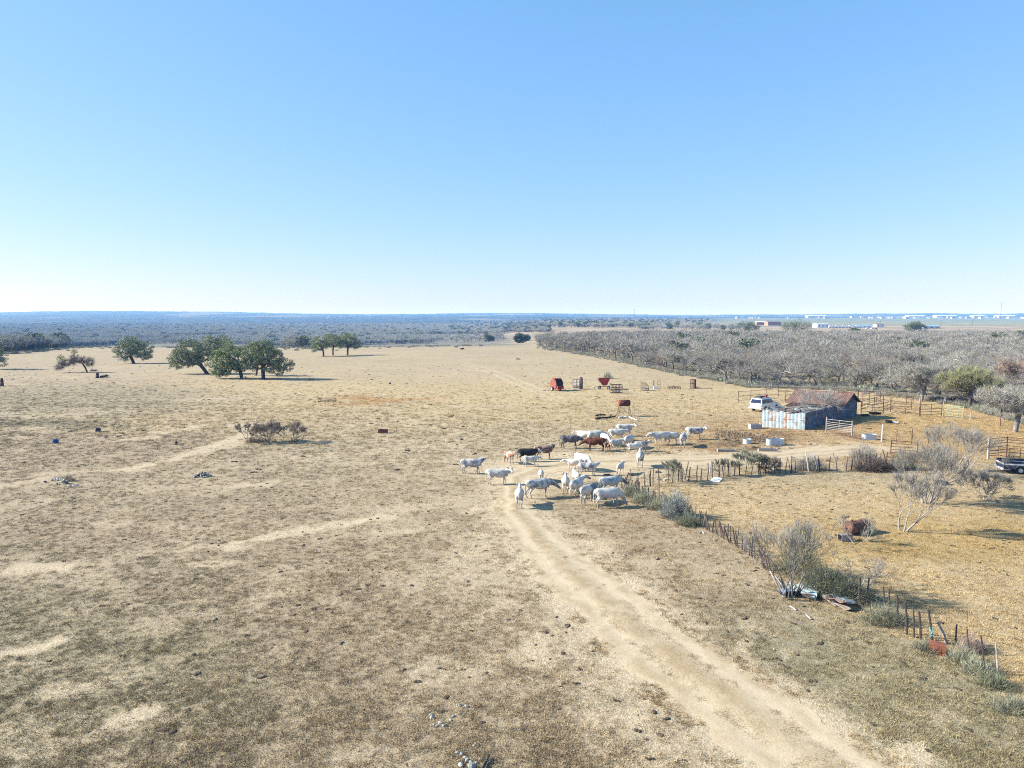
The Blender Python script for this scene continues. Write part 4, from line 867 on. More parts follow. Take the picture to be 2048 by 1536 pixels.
    t = MB(); t.path([(-1.02, 0, 1.22), (-1.09, 0, 1.08), (-1.09, .01, .8), (-1.07, .02, .55), (-1.07, .02, .36)], [.04, .032, .024, .03, .045], 7)
    t.path([(-1.07, .02, .38), (-1.07, .02, .26)], [.045, .015], 7); tail = t.mesh('tail')
    for m_ in (body, *ears, tail, *horns): 
        m_.polygons.foreach_set('use_smooth', np.ones(len(m_.polygons), bool))
    return body, ears, horns, tail
CM = {}
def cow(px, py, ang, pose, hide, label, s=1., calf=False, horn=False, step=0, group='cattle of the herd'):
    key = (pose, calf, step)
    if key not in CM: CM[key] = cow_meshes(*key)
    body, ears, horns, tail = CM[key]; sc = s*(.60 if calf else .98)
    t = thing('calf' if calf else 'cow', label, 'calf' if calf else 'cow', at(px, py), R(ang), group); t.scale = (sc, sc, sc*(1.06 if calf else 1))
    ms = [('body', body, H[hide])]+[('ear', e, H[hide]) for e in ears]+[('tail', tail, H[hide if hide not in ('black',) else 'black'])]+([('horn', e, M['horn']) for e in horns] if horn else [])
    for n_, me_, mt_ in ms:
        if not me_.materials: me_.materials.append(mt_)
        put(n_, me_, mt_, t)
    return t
cow(945, 947, 3, 'left', 'grey', 'mottled white cow standing side on, leftmost of the whole herd', step=1)
cow(997, 969, 4, 'right', 'white', 'white cow side on beside the road, second from the left of the herd', step=1)
cow(1019, 927, -62, 'left', 'brownwhite', 'brown and white young cow facing the camera, left of the black cow', .88)
cow(1056, 923, 4, 'level', 'black', 'jet black cow with a pale face', .95)
cow(1089, 918, 10, 'left', 'brindle', 'brown brindle cow with horns right behind the black cow', 1, horn=True, step=1)
cow(1062, 933, 12, 'level', 'white', 'white calf standing in front of the black cow', 1.15, True, step=1)
cow(1141, 897, 2, 'low', 'dark', 'dark grey mottled cow head down beside the red cow', 1.08, step=1)
cow(1190, 902, 176, 'low', 'red', 'deep red brown cow facing left', 1.05, step=2)
cow(1215, 902, 100, 'level', 'orange', 'small orange brown calf just right of the red cow', .95, True)
cow(1233, 899, 18, 'left', 'white', 'white calf between the orange calf and the dirty white cow', 1.25, True, step=1)
cow(1168, 886, 150, 'level', 'white', 'white cow partly hidden behind the dark grey cow', 1)
cow(1191, 886, 8, 'low', 'white', 'white cow directly behind the red cow', 1.05)
cow(1211, 891, -70, 'down', 'spot', 'white cow with dark patches seen between the red cow and the white pair', .95)
cow(1235, 881, 2, 'level', 'white', 'clean white cow overlapping the furthest cow of the herd', 1, step=1)
cow(1250, 872, 8, 'right', 'white', 'furthest back white cow with its head turned, nearest the fallen logs', 1.05)
cow(1258, 896, 60, 'down', 'spot', 'dirty white cow bending its head away beyond the pair of calves', 1.05, step=1)
cow(1268, 906, 10, 'level', 'white', 'left white calf of the pair behind the cow seen from the rear', 1.15, True)
cow(1284, 903, 12, 'up', 'grey', 'right greyish calf of the pair behind the cow seen from the rear', 1.25, True, step=1)
cow(1280, 933, 80, 'up', 'grey', 'horned white cow seen from the rear, alone on the pale road', 1.08, horn=True)
cow(1241, 948, 62, 'up', 'white', 'lone white calf standing away from the others on the pale road', 1.15, True)
cow(1166, 940, -55, 'down', 'white', 'broad white cow facing down behind the mottled cow with the bent head', 1.1)
cow(1147, 942, 175, 'level', 'cream', 'cream coloured calf behind the broad white cow', 1.3, True)
cow(1177, 951, -5, 'left', 'grey', 'grey white young cow with its long shadow before it, right of the cream calf', .85, step=1)
cow(1131, 983, 86, 'up', 'white', 'slim white cow seen from the rear in the middle of the lower group', .92)
cow(1152, 970, 100, 'up', 'white', 'white young cow peeking out above the brown faced cow', .85)
cow(1154, 992, 62, 'right', 'brownface', 'white cow with a brown face looking right in the lower group', 1.05, step=1)
cow(1082, 962, 90, 'down', 'white', 'small white calf seen from behind the big mottled cow', 1.1, True)
cow(1078, 995, 24, 'low', 'grey', 'large white cow with grey mottled ribs, head lowered, beside the road', 1.1, step=1)
cow(1039, 1012, 88, 'up', 'white', 'white cow on the dirt road seen squarely from the rear', 1.0)
cow(1179, 1006, 50, 'down', 'spot', 'white cow with dark shoulder grazing, left of the nearest cow', 1.08, step=2)
cow(1221, 986, 25, 'low', 'brownface', 'white cow with a lowered brown head beside the leaning fence post', 1.0)
cow(1217, 1014, 14, 'down', 'white', 'nearest white cow of the herd with its head down, hind end to the camera', 1.08, step=2)
cow(1320, 890, 196, 'level', 'white', 'white cow facing left at the left end of the right hand group', 1.1, step=1)
cow(1343, 888, 15, 'down', 'white', 'white cow in the middle of the right hand group', 1)
cow(1366, 893, 72, 'level', 'grey', 'greyish white cow seen from the rear in the right hand group', 1.05)
cow(1390, 879, 3, 'right', 'grey', 'mottled white cow side on, rightmost of the herd', 1.08, step=1)
# ------------------------------------------------------------------ tin shed, pen and barn
def unit(v): v = Vector((v[0], v[1], 0)); return v.normalized()
A0 = at(1609.5, 860); A1 = at(1524, 853.5); u = unit(at(1713, 832)-A0); v = unit(A1-A0)
LW = (at(1713, 832)-A0).length; LF = (A1-A0).length; zb = float(gz(A0.x, A0.y)); BW = 5.4; BL = 6.9     # wall length, front length, barn gable width and length
P3 = lambda a, c, z: Vector((A0.x, A0.y, zb))+u*a+v*c+Vector((0, 0, z))        # a along side wall, c along front
shed = thing('tin_barn', 'old tin barn with a rusty gable roof behind a roofless pen of tin sheets', 'barn', (0, 0, 0))
rs = random.Random(9)
def sheet(p, q, h0, h1, m, nm='tin_sheet', t=.02, parent=None, ribs=4, off=.0):
    """corrugated upright sheet from p to q, bottom z h0, top z h1, with its ribs proud"""
    d = (q-p); L = d.length; d.normalize(); n = Vector((d.y, -d.x, 0)); b = MB(); k = ribs*2
    for i in range(k):
        a = p+d*(L*i/k); c = p+d*(L*(i+1)/k); o1 = n*(.03*(i % 2)+off); o2 = n*(.03*((i+1) % 2)+off)
        b.quad(a+o1+Vector((0, 0, h0)), c+o2+Vector((0, 0, h0)), c+o2+Vector((0, 0, h1)), a+o1+Vector((0, 0, h1)), t)
    return b.build(nm, m, parent or shed)
nF = 12; kinds_ = ['tin', 'tin', 'tin_rusty', 'tin_rusty', 'tin', 'tin', 'tin_rusty', 'tin_rusty', 'tin', 'tin', 'tin', 'tin']
for i in range(nF):                                            # lit front wall, corner to left end
    c0, c1 = LF*i/nF+.006, LF*(i+1)/nF-.014; k = kinds_[nF-1-i]
    sheet(P3(0, c1, 0), P3(0, c0, 0), .85+rs.uniform(-.04, .04), 2.15+rs.uniform(-.12, .10), M[k], 'upper_sheet', off=.012*(i % 2), ribs=1)
    sheet(P3(0, c1, 0), P3(0, c0, 0), -.1, .86+rs.uniform(-.03, .03), M['tin' if k == 'tin' or rs.random() < .4 else 'tin_rusty'], 'lower_sheet', off=-.02+.008*(i % 2), ribs=1)
for i in range(4):                                             # chamfered left end
    p = P3(0, LF, 0)+(P3(2.0, LF+.65, 0)-P3(0, LF, 0))*(i/4); q = P3(0, LF, 0)+(P3(2.0, LF+.65, 0)-P3(0, LF, 0))*((i+1)/4-.01)
    sheet(q, p, -.1, 2.1+rs.uniform(-.1, .1), M['turquoise_tin'], 'end_sheet', ribs=3)
b = MB().tube(P3(-.07, -.1, 1.22), P3(-.07, LF*.56, 1.24), .03).build('rail', M['white_wood'], shed)
nS = 16
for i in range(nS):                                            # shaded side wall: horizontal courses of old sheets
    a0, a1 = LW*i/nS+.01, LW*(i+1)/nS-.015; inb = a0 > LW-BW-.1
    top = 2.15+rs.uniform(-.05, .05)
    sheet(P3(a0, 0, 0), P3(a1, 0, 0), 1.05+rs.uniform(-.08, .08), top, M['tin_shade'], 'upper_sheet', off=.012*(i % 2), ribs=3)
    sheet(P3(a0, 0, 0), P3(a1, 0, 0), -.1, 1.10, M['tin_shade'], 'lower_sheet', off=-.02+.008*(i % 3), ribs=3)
# barn: gable end, ridge along v
g0, g1 = LW-BW, LW; EH, RH = 2.15, 3.45
nG = 8
for i in range(nG):
    a0, a1 = g0+BW*i/nG, g0+BW*(i+1)/nG; f = lambda a: EH+(RH-EH)*(1-abs((a-(g0+g1)/2)/(BW/2)))
    V = [P3(a0, -.015, EH-.03), P3(a1, -.015, EH-.03), P3(a1, -.015, f(a1)-.04), P3(a0, -.015, f(a0)-.04)]
    MB().quad(*V, .02).build('gable_sheet', M['tin_shade'], shed)
nR = 11
for side, (e0, e1) in (('near', (g0-.45, EH-.22)), ('far', (g1+.45, EH-.22))):
    for i in range(nR):
        c0, c1 = -.45+(BL+.9)*i/nR+.004, -.45+(BL+.9)*(i+1)/nR-.012; b = MB(); kk = 6; mid = (g0+g1)/2; dz = .012*(i % 2)+rs.uniform(0, .012)
        for j in range(kk):
            ca, cb = c0+(c1-c0)*j/kk, c0+(c1-c0)*(j+1)/kk; za, zb2 = dz+.03*(j % 2), dz+.03*((j+1) % 2)
            qs = [P3(e0, ca, e1+za), P3(mid, ca, RH+za), P3(mid, cb, RH+zb2), P3(e0, cb, e1+zb2)]
            if side == 'near': qs = qs[::-1]
            b.quad(*qs, .015)
        b.build('roof_sheet', M['roof_rust'], shed)
MB().tube(P3((g0+g1)/2, -.48, RH+.07), P3((g0+g1)/2, BL+.45, RH+.07), .06).build('ridge_cap', M['roof_rust'], shed)
for s, e in ((g0-.45, EH-.24), (g1+.45, EH-.24)):
    MB().quad(P3(s, -.47, e), P3((g0+g1)/2, -.47, RH-.02), P3((g0+g1)/2, -.47, RH-.17), P3(s, -.47, e-.15), .03).build('barge_board', M['wood_dark'], shed)
for i in range(8):
    c = BL*i/8; sheet(P3(g0, c+BL/8-.01, 0), P3(g0, c, 0), 0, EH-.1, M['tin_shade'], 'inner_sheet')
    sheet(P3(g1, c, 0), P3(g1, c+BL/8-.01, 0), 0, EH-.1, M['tin_shade'], 'back_sheet')
    if i < 7: sheet(P3(g0+BW*(i+1)/7-.01, BL, 0), P3(g0+BW*i/7, BL, 0), 0, EH-.05, M['tin_shade'], 'end_wall_sheet')
for i in range(12):                                            # far long wall of the pen
    a0 = 2.0+(g0-2.0)*i/12; sheet(P3(a0+(g0-2)/12-.01, LF+.65, 0), P3(a0, LF+.65, 0), 0, 1.75+rs.uniform(-.15, .15), M['tin'], 'back_sheet')
# collapsed roof frame over the pen: low gable frames and a few sheets
for c in (LF*.13, LF*.47, LF*.86):
    h = rs.uniform(2.4, 2.6)
    for s in (-1, 1): MB().quad(P3(.05, c, h+.05), P3(.05, c+s*.78, 2.12), P3(.05, c+s*.78, 2.0), P3(.05, c, h-.08), .06).build('rafter', M['wood_dark'], shed)
    MB().box(P3(.15, c, h-.1), (.14, .14, .3), 0).build('rafter', M['wood_dark'], shed)
for a, c, w, l, rx, m in ((1.0, 3.9, 2.2, 1.8, .35, 'tin'), (.9, 2.2, 1.5, 2.0, -.25, 'white_wood'), (3.6, 4.6, 1.2, 2.6, .5, 'tin_rusty'), (2.7, 1.3, 1.5, 2.0, .3, 'tin'), (5.2, 3.4, 1.5, 2.4, -.3, 'tin_rusty'), (8.2, 4.6, 1.6, 2.6, .4, 'roof_rust'), (6.4, 1.2, 1.4, 2.2, .2, 'tin'), (1.9, .9, 1.6, 1.5, .3, 'tin'), (.7, 4.9, 1.0, 1.3, .2, 'white_wood'), (4.4, 2.6, 1.7, 1.4, -.2, 'white_wood'), (2.4, 3.2, 1.4, 1.6, -.3, 'white_wood')):
    b = MB(); Mx = rot(rx, rs.uniform(-.15, .15), math.atan2(u.y, u.x)); b.box(P3(a, c, 1.95), (l, w, .03), 0, Mx)
    for k in range(5): b.box(P3(a, c, 1.95)+Mx @ Vector((0, -w/2+w*(k+.5)/5, .03)), (l, .05, .04), 0, Mx)
    b.build('loose_sheet', M[m], shed)
for a in (1.6, 3.4, 5.2, 7.0, 8.8): MB().tube(P3(a, .05, 2.15), P3(a+rs.uniform(-.5, .5), LF+.5, 2.0), .05).build('beam', M['plank'], shed)
MB().box((P3(4, 2.6, .5)), (3.5, 2.5, 1.2), math.atan2(u.y, u.x)).box(P3(8, 2.6, .4), (3, 2.5, 1.0), math.atan2(u.y, u.x)).build('debris_heap', M['plank'], shed)
brush = tree_thing('brush_pile', brushball(400, (3.0, 1.8, 1.35), 1000, .7, .022, 'twig_pale', .2), 'pale dead branches heaped inside the roofless tin pen', 'brush pile', P3(5, 2.8, .3), math.atan2(u.y, u.x))
tree_thing('bare_tree', vase(401, 7, 4.6, .75, 5, .07, (2, 3), up=.05, bark='bark_pale', tm_='bark_pale', ntw=1, tl=(.4, .9), tw=.014, base=.4, first=1.6, dev=.40), 'white leafless tree growing out of the tin pen before the rusty roof', 'tree', P3(9.6, 1.9, 0))

# ------------------------------------------------------------------ station wagon by the barn
def wheel(t, x, y, r=.36, w=.22, tm='black_rubber', hub='galv', loc=None):
    wv = MB().tube((x, y-w/2, r), (x, y+w/2, r), r, n=16).build('wheel', M[tm], t, True)
    s = 1 if y > 0 else -1; MB().tube((x, y+s*(w/2-.01), r), (x, y+s*(w/2+.02), r), r*.58, n=12).build('rim', M[hub], wv)
p = at(1534, 823); fw = unit(at(1572, 815)-at(1516, 824)); suv = thing('station_wagon', 'white wagon with dark windows and loaded roof rack parked behind the tin pen', 'car', p, math.atan2(fw.y, fw.x)); suv.scale = (1.1, 1.1, 1.1); suv.location = p+fw*.85+Vector((-fw.y, fw.x, 0))*.9
def arc(cx, r, n=8): return [(cx+r*math.cos(math.pi*(1-i/n)), .38+r*math.sin(math.pi*(1-i/n))) for i in range(n+1)]
low = [(-2.38, .42), (-2.4, .95), (-2.33, 1.10), (.75, 1.12), (1.0, 1.08), (2.15, 1.0), (2.36, .88), (2.38, .42)]+list(reversed(arc(1.5, .43)))+list(reversed(arc(-1.35, .43)))
MB().prism(low, -.93, .93).build('body', M['car_white'], suv)
b = MB(); L0 = [(-2.32, 1.10), (.95, 1.10)]; tp = [(-2.08, 1.76), (.20, 1.76)]
V = [(-2.33, -.9, 1.1), (.98, -.9, 1.1), (.98, .9, 1.1), (-2.33, .9, 1.1), (-2.12, -.74, 1.77), (.22, -.74, 1.77), (.22, .74, 1.77), (-2.12, .74, 1.77)]
b.add(V, [(3, 2, 1, 0), (4, 5, 6, 7), (0, 1, 5, 4), (1, 2, 6, 5), (2, 3, 7, 6), (3, 0, 4, 7)]).build('cabin', M['car_white'], suv)
def side_glass(x0, x1, x2, x3, s):
    f = lambda x, z: Vector((x, s*(.9-.16*(z-1.1)/.67+.012), z)); z0, z1 = 1.16, 1.68
    q = [f(x0, z0), f(x1, z0), f(x2, z1), f(x3, z1)]; q = q if s < 0 else q[::-1]
    MB().quad(*q, .006).build('side_window', M['glass'], suv)
for s in (-1, 1): side_glass(-2.15, -1.15, -1.15, -2.02, s); side_glass(-1.07, -.22, -.22, -1.07, s); side_glass(-.14, .72, .12, -.14, s)
MB().quad((-2.32-.012+.02, .78, 1.16), (-2.32-.012+.02, -.78, 1.16), (-2.165, -.66, 1.68), (-2.165, .66, 1.68), .008).build('rear_window', M['glass'], suv)
MB().quad((.95, -.8, 1.16), (.95, .8, 1.16), (.30, .68, 1.70), (.30, -.68, 1.70), .012).build('windscreen', M['glass'], suv)
for x, y in ((1.5, .82), (1.5, -.82), (-1.35, .82), (-1.35, -.82)): wheel(suv, x, y)
MB().box((-2.46, 0, .55), (.14, 1.84, .18)).build('bumper', M['galv'], suv); MB().box((2.44, 0, .55), (.14, 1.84, .18)).build('bumper', M['galv'], suv)
for s in (-1, 1): MB().box((-2.405, s*.84, .88), (.03, .12, .24)).build('tail_light', M['red_paint'], suv); MB().box((2.375, s*.7, .82), (.04, .28, .16)).build('headlight', M['white_paint'], suv)
b = MB()
for s in (-1, 1): b.tube((-1.9, s*.62, 1.84), (.1, s*.62, 1.84), .025)
for x in (-1.85, -1.2, -.55, .05): b.tube((x, -.66, 1.86), (x, .66, 1.86), .022)
b.build('roof_rack', M['dark'], suv)
MB().quad((1.02, -.86, 1.10), (2.12, -.84, 1.02), (2.12, .84, 1.02), (1.02, .86, 1.10), .02).build('hood', M['navy'], suv)
MB().box((-2.405, 0, .74), (.02, .5, .12)).build('licence_plate', M['white_paint'], suv)
def onsuv(nm, d, c, m, label, cat):
    q = suv.matrix_world if False else Matrix.Translation(suv.location) @ Matrix.Rotation(suv.rotation_euler.z, 4, 'Z') @ Matrix.Scale(1.1, 4); t = thing(nm, label, cat, q @ Vector((c[0], c[1], 1.885)), suv.rotation_euler.z)
    return t
t = onsuv('fuel_can', None, (-.15, -.25), None, 'red fuel can standing on the roof rack of the white wagon', 'fuel can')
MB().box((0, 0, .19), (.42, .3, .38), top=(.9, .9)).build('can_body', M['red_paint'], t); MB().tube((.12, 0, .38), (.2, 0, .5), .03).build('spout', M['white_paint'], t)
t = onsuv('cargo_box', None, (-1.1, .1), None, 'flat dark cargo box strapped on the wagon roof rack', 'box')
MB().box((0, 0, .09), (1.3, .9, .18), top=(.95, .92)).build('box_shell', M['dark'], t); MB().box((0, 0, .19), (.05, .93, .02)).build('strap', M['black_rubber'], t)
# ------------------------------------------------------------------ pipe fences and gates
def pipe_fence(label, P, H, rails, m, name='pipe_fence', cat='fence', r=.05, rr=.034, posts=None, loc0=None, mids=0):
    P = [at(*q) if len(q) == 2 else Vector(q) for q in P]; t = thing(name, label, cat, P[0])
    Hs = H if isinstance(H, (list, tuple)) else [H]*len(P)
    for i, q in enumerate(P):
        if posts is None or i in posts:
            le = Vector((rs.uniform(-.03, .03), rs.uniform(-.03, .03), Hs[i])); MB().tube(q-P[0]-Vector((0, 0, .2)), q-P[0]+le, r, n=7).build('post', M[m], t)
    for i in range(len(P)-1):
        for z in rails: MB().tube(P[i]-P[0]+Vector((0, 0, z)), P[i+1]-P[0]+Vector((0, 0, z)), rr, n=6).build('rail', M[m], t)
        for k in range(mids):
            f = (k+1)/(mids+1); q = P[i].lerp(P[i+1], f)-P[0]; MB().tube(q+Vector((0, 0, rails[0])), q+Vector((0, 0, rails[-1])), rr, n=5).build('upright', M[m], t)
    return t
pipe_fence('three rail rusty pipe fence behind the white wagon', [(1476, 805), (1501.5, 803.5), (1533, 800), (1571, 803), (1594, 799)], 1.9, (.35, 1.05, 1.8), 'rust_pipe')
pipe_fence('rusty pipe fence running behind the first one towards the barn roof', [(1556, 796), (1592, 795), (1636, 796), (1676, 797), (1715, 800)], [2.3, 1.9, 1.9, 1.9, 1.9], (.5, 1.1, 1.75), 'rust_pipe')
pipe_fence('tall rusty gate frame beside the barn gable', [(1725, 815), (1766, 818)], 2.05, (.6, 1.2, 2.0), 'rust_pipe', mids=2)
pipe_fence('rusty pipe fence from the barn corner to the right with thick posts', [(1722, 832), (1766, 828), (1781, 822)], [1.7, 1.9, 1.9], (.55, 1.05, 1.55), 'rust_pipe', r=.06, mids=1)
pipe_fence('tall overhead pipe frame right of the barn', [(1781, 818), (1823, 819)], 1.9, (.45, .8, 1.1, 1.85), 'rust_pipe')
pipe_fence('low rusty pipe rails between the tall frame and the rusty gate', [(1781, 824), (1810, 828), (1838, 832)], [.9, .9, 1.3], (.35, .7, 1.0), 'rust_pipe')
pipe_fence('square rusty corral gate left of the green gate', [(1840, 834), (1883, 832)], [1.95, 1.95], (.3, .7, 1.1, 1.75), 'rust_pipe', 'corral_gate', 'gate', r=.055, mids=1)
pipe_fence('pale green corral gate', [(1886, 833), (1926, 837)], [2.0, 1.6], (.2, .6, 1.0, 1.4, 1.6), 'green_pipe', 'corral_gate', 'gate', r=.06, mids=3)
pipe_fence('grey six bar gate on the pen yard, hung between two pale posts', [(1652, 866), (1704, 873)], [1.95, 1.8], (.55, .75, .95, 1.15, 1.38, 1.7), 'grey_pipe', 'farm_gate', 'gate', r=.07, rr=.03, mids=1)
pipe_fence('low rusty gate panel leaning on the ground between the grey gate and the trough', [(1672, 869), (1700, 875), (1727, 881)], .35, (.05, .18, .32), 'rust_pipe', 'gate', 'gate', r=.02)
pipe_fence('rusty tube gate standing open in front of the yard fence', [(1781, 908), (1834, 912)], [1.45, 1.5], (.2, .5, .8, 1.1, 1.4), 'rust_pipe', 'farm_gate', 'gate', r=.05, rr=.03)
g = pipe_fence('five rail rusty pipe corral fence above the trailer at the right edge', [(1976, 918), (2013, 914), (2052, 918), (2110, 922)], [2.0, 2.05, 2.05, 2.05], (.5, .8, 1.15, 1.5, 1.75, 2.0), 'rust_pipe', r=.055)
MB().box((0, 0, 1.0), (.16, .16, 2.1)).build('gate_post', M['white_wood'], g)
pipe_fence('rusty pipe gate panels in front of the corral fence at the right edge', [(1978, 916), (1996, 915), (2018, 919), (2040, 918)], 1.15, (.25, .7, 1.1), 'rust_pipe', 'gate', 'gate', r=.03)
pipe_fence('second rusty rail run far behind the barn along the thicket', [(1716, 803), (1760, 804), (1812, 811), (1840, 816)], 1.8, (.5, 1.1, 1.7), 'rust_pipe', mids=1)
pipe_fence('rusty cross rails from the thick barn corner post to the tall frame', [(1722, 824), (1748, 816), (1766, 812)], 1.7, (.5, 1.0, 1.6), 'rust_pipe', mids=1)
def wire_fence(label, P, H, nw, posts, step=None, wood='wood_post', rp=(.032, .055), jitter=.12, hj=.2, name='wire_fence', r_w=.0035):
    """P polyline; posts: list of (px,py,height m,lean m,material) or a spacing in m"""
    PP = [at(*q) for q in P]; t = thing(name, label, 'fence', PP[0]); o = PP[0]; pos = []
    if step:
        for a, b_ in zip(PP[:-1], PP[1:]):
            L = (b_-a).length; d = 0
            while d < L: pos.append((a.lerp(b_, d/L), None)); d += rs.uniform(*step)
    for e in (posts or []): pos.append((at(e[0], e[1]), e))
    for q, e in pos:
        if e: h, lean, mt_, r_ = e[2], e[3], e[4], e[5] if len(e) > 5 else rs.uniform(*rp)
        else: h, lean, mt_, r_ = H*rs.uniform(1-hj, 1+hj*.6), rs.gauss(0, jitter), wood, rs.uniform(*rp)
        q = Vector((q.x, q.y, float(gz(q.x, q.y)))) if e is None else q
        j = q-o+Vector((rs.gauss(0, .04), rs.gauss(0, .04), 0)) if e is None else q-o
        top = j+Vector((lean, rs.gauss(0, jitter*.6), h)); k = j.lerp(top, .5)+Vector((rs.gauss(0, .02), rs.gauss(0, .02), 0))
        MB().tube(j-Vector((0, 0, .15)), k, r_, r_*.93, 6).tube(k, top, r_*.93, r_*.8, 6).build('post', M[mt_], t)
    for w in range(nw):
        z = H*(.25+.68*w/max(1, nw-1)); pts = [q-o+Vector((0, 0, z+rs.gauss(0, .015))) for q in PP]; MB().path(pts, r_w, 4).build('wire', M['wire'], t)
    return t
wire_fence('leaning picket and wire fence curving from the herd across to the brush pile', [(1262, 972), (1300, 972), (1345, 966), (1400, 962), (1480, 951), (1570, 947), (1640, 944), (1700, 941), (1740, 938), (1790, 933)], 1.35, 4,
           [(1301, 972, 1.4, 0, 't_post', .05), (1306, 971, 1.4, 0, 't_post', .04), (1318, 985, 1.3, 0, 'wood_dark', .04), (1357, 963, 1.5, .02, 't_post', .055), (1362, 962, 1.5, .02, 'wood_dark', .04), (1369, 960, 1.6, .3, 'wood_post', .06), (1418, 956, 1.6, .15, 'wood_post', .06),
            (1439, 954, 1.5, -.1, 'wood_dark', .06), (1458, 953, 1.6, -.3, 'wood_post', .06), (1479, 950, 1.6, 0, 'green_pipe', .06), (1517, 949, 1.6, 0, 't_post', .07), (1550, 947, 1.3, 0, 'wood_dark', .05), (1583, 945, 1.5, 0, 'wood_dark', .07),
            (1618, 944, 1.9, -.35, 'white_wood', .055), (1637, 944, 1.7, -.45, 'white_wood', .06), (1676, 942, 1.7, -.5, 'wood_post', .05), (1718, 940, 1.7, -.3, 'wood_dark', .06), (1724, 938, 1.8, -.4, 'wood_dark', .06), (1775, 940, 1.9, -.5, 'wood_dark', .06)],
           (.5, .95), wood='wood_dark', jitter=.12)
wire_fence('dense crooked picket fence from the silvery bush down to the tall bare tree', [(1240, 975), (1262, 984), (1300, 1004), (1350, 1030), (1400, 1052), (1450, 1078), (1500, 1110), (1545, 1150)], 1.1, 4, [(1246, 978, 1.35, .45, 'wood_dark', .06)], (.22, .42), wood='wood_dark', jitter=.16)
wire_fence('thin post and wire fence running past the red box to the right edge', [(1690, 1205), (1740, 1232), (1800, 1262), (1870, 1300), (1960, 1345), (2060, 1404), (2200, 1490)], 1.2, 5,
           [(1719, 1215, 1.45, -.02, 't_post'), (1736, 1212, 1.4, 0, 't_post'), (1768, 1232, 1.4, -.1, 't_post'), (1781, 1237, 1.4, -.15, 't_post'), (1797, 1244, 1.3, -.15, 't_post'), (1814, 1269, 1.5, -.18, 't_post'), (1829, 1275, 1.4, -.14, 't_post'), (1842, 1280, 1.3, -.16, 't_post'),
            (1866, 1288, 1.5, -.25, 't_post'), (1896, 1287, .95, -.5, 'wood_post', .06), (1912, 1290, .9, 0, 't_post'), (1938, 1308, 1.1, -.15, 'wood_dark'), (1932, 1285, 1.3, 0, 't_post', .012), (1968, 1342, 1.45, -.2, 't_post', .035), (1997, 1350, 1.3, -.2, 'wood_post', .035)], jitter=.05)
wire_fence('wire fence of the yard right of the wooden post', [(1763, 883), (1793, 885), (1823, 888), (1857, 889), (1900, 890), (1976, 905)], 1.35, 5, [(1763, 883, 1.95, .08, 'white_wood', .085), (1793, 885, 1.5, 0, 'rust_pipe', .03), (1823, 888, 1.7, .02, 'rust_pipe', .06), (1857, 889, 1.3, 0, 'rust_pipe', .025)], None, jitter=.02)
wire_fence('wire fence with rusty posts below the thicket at the right edge', [(1926, 837), (1960, 843), (2001, 852), (2048, 866), (2120, 885)], 1.4, 5, [(1940, 840, 1.0, 0, 'galv', .05), (2001, 852, 2.0, 0, 'rust_pipe', .06), (2060, 866, 1.7, 0, 'rust_pipe', .05)], None, jitter=.02, r_w=.008)
wire_fence('faint far wire fence with thin posts along the foot of the thicket', [(1075, 697), (1200, 718), (1330, 745), (1450, 768), (1560, 782)], 1.3, 3, None, (5, 7), r_w=.008)
# ------------------------------------------------------------------ troughs, tubs, sheets in the yard
def trough(px, py, L, Wd, Hh, rz, m, label, name='trough', cat='trough', wall=.05, inner='dark', top=(1.06, 1.06), water=False):
    t = thing(name, label, cat, at(px, py), rz); b = MB()
    b.box((0, -Wd/2+wall/2, Hh/2), (L, wall, Hh)).box((0, Wd/2-wall/2, Hh/2), (L, wall, Hh)).box((-L/2+wall/2, 0, Hh/2), (wall, Wd-2*wall-.004, Hh-.002)).box((L/2-wall/2, 0, Hh/2), (wall, Wd-2*wall-.004, Hh-.002))
    b.box((0, 0, .04), (L-2*wall-.006, Wd-2*wall-.006, .06)); b.build('shell', M[m], t)
    r = MB(); e = Hh+.012
    for s in (-1, 1): r.tube((-L/2, s*(Wd/2-wall/2), e), (L/2, s*(Wd/2-wall/2), e), .03); r.tube((s*(L/2-wall/2), -Wd/2, e), (s*(L/2-wall/2), Wd/2, e), .03)
    r.build('rim', M[m], t)
    if water: MB().box((0, 0, Hh*.62), (L-2*wall-.01, Wd-2*wall-.01, .02)).build('water', M['glass'], t)
    return t
def round_trough(px, py, L, Wd, Hh, rz, label, cat='trough'):
    t = thing('stock_tank', label, cat, at(px, py), rz); n = 24; o = []
    for i in range(n):
        a = 2*math.pi*i/n; rr = Wd/2; x = math.cos(a)*rr+(L/2-rr if math.cos(a) > 0 else -(L/2-rr)); o.append((x, math.sin(a)*rr))
    b = MB(); V = []
    for z, k in ((0, 1), (Hh*.33, 1), (Hh*.36, 1.02), (Hh*.4, 1), (Hh*.66, 1), (Hh*.69, 1.02), (Hh*.73, 1), (Hh, 1), (Hh, .93), (.06, .93)): V += [(x*k, y*k, z) for x, y in o]
    F = [(j*n+i, j*n+(i+1) % n, (j+1)*n+(i+1) % n, (j+1)*n+i) for j in range(9) for i in range(n)]+[tuple(range(9*n, 10*n))]
    b.add(V, F).build('tank_wall', M['galv'], t); r = MB(); r.path([(x, y, Hh) for x, y in o+[o[0]]], .022, 5); r.build('rim', M['galv'], t)
    MB().add([(x*.92, y*.92, Hh*.7) for x, y in o], [tuple(range(n))]).build('water', M['glass'], t); return t
round_trough(1550, 890, 2.0, .8, .68, .12, 'large galvanised oval stock tank in the middle of the yard')
round_trough(1494, 887, .9, .85, .5, 0, 'small round galvanised tub left of the oval stock tank', 'tub')
round_trough(1738, 879, 1.6, .75, .6, -.1, 'white galvanised stock tank between the low gate panel and the wooden post')
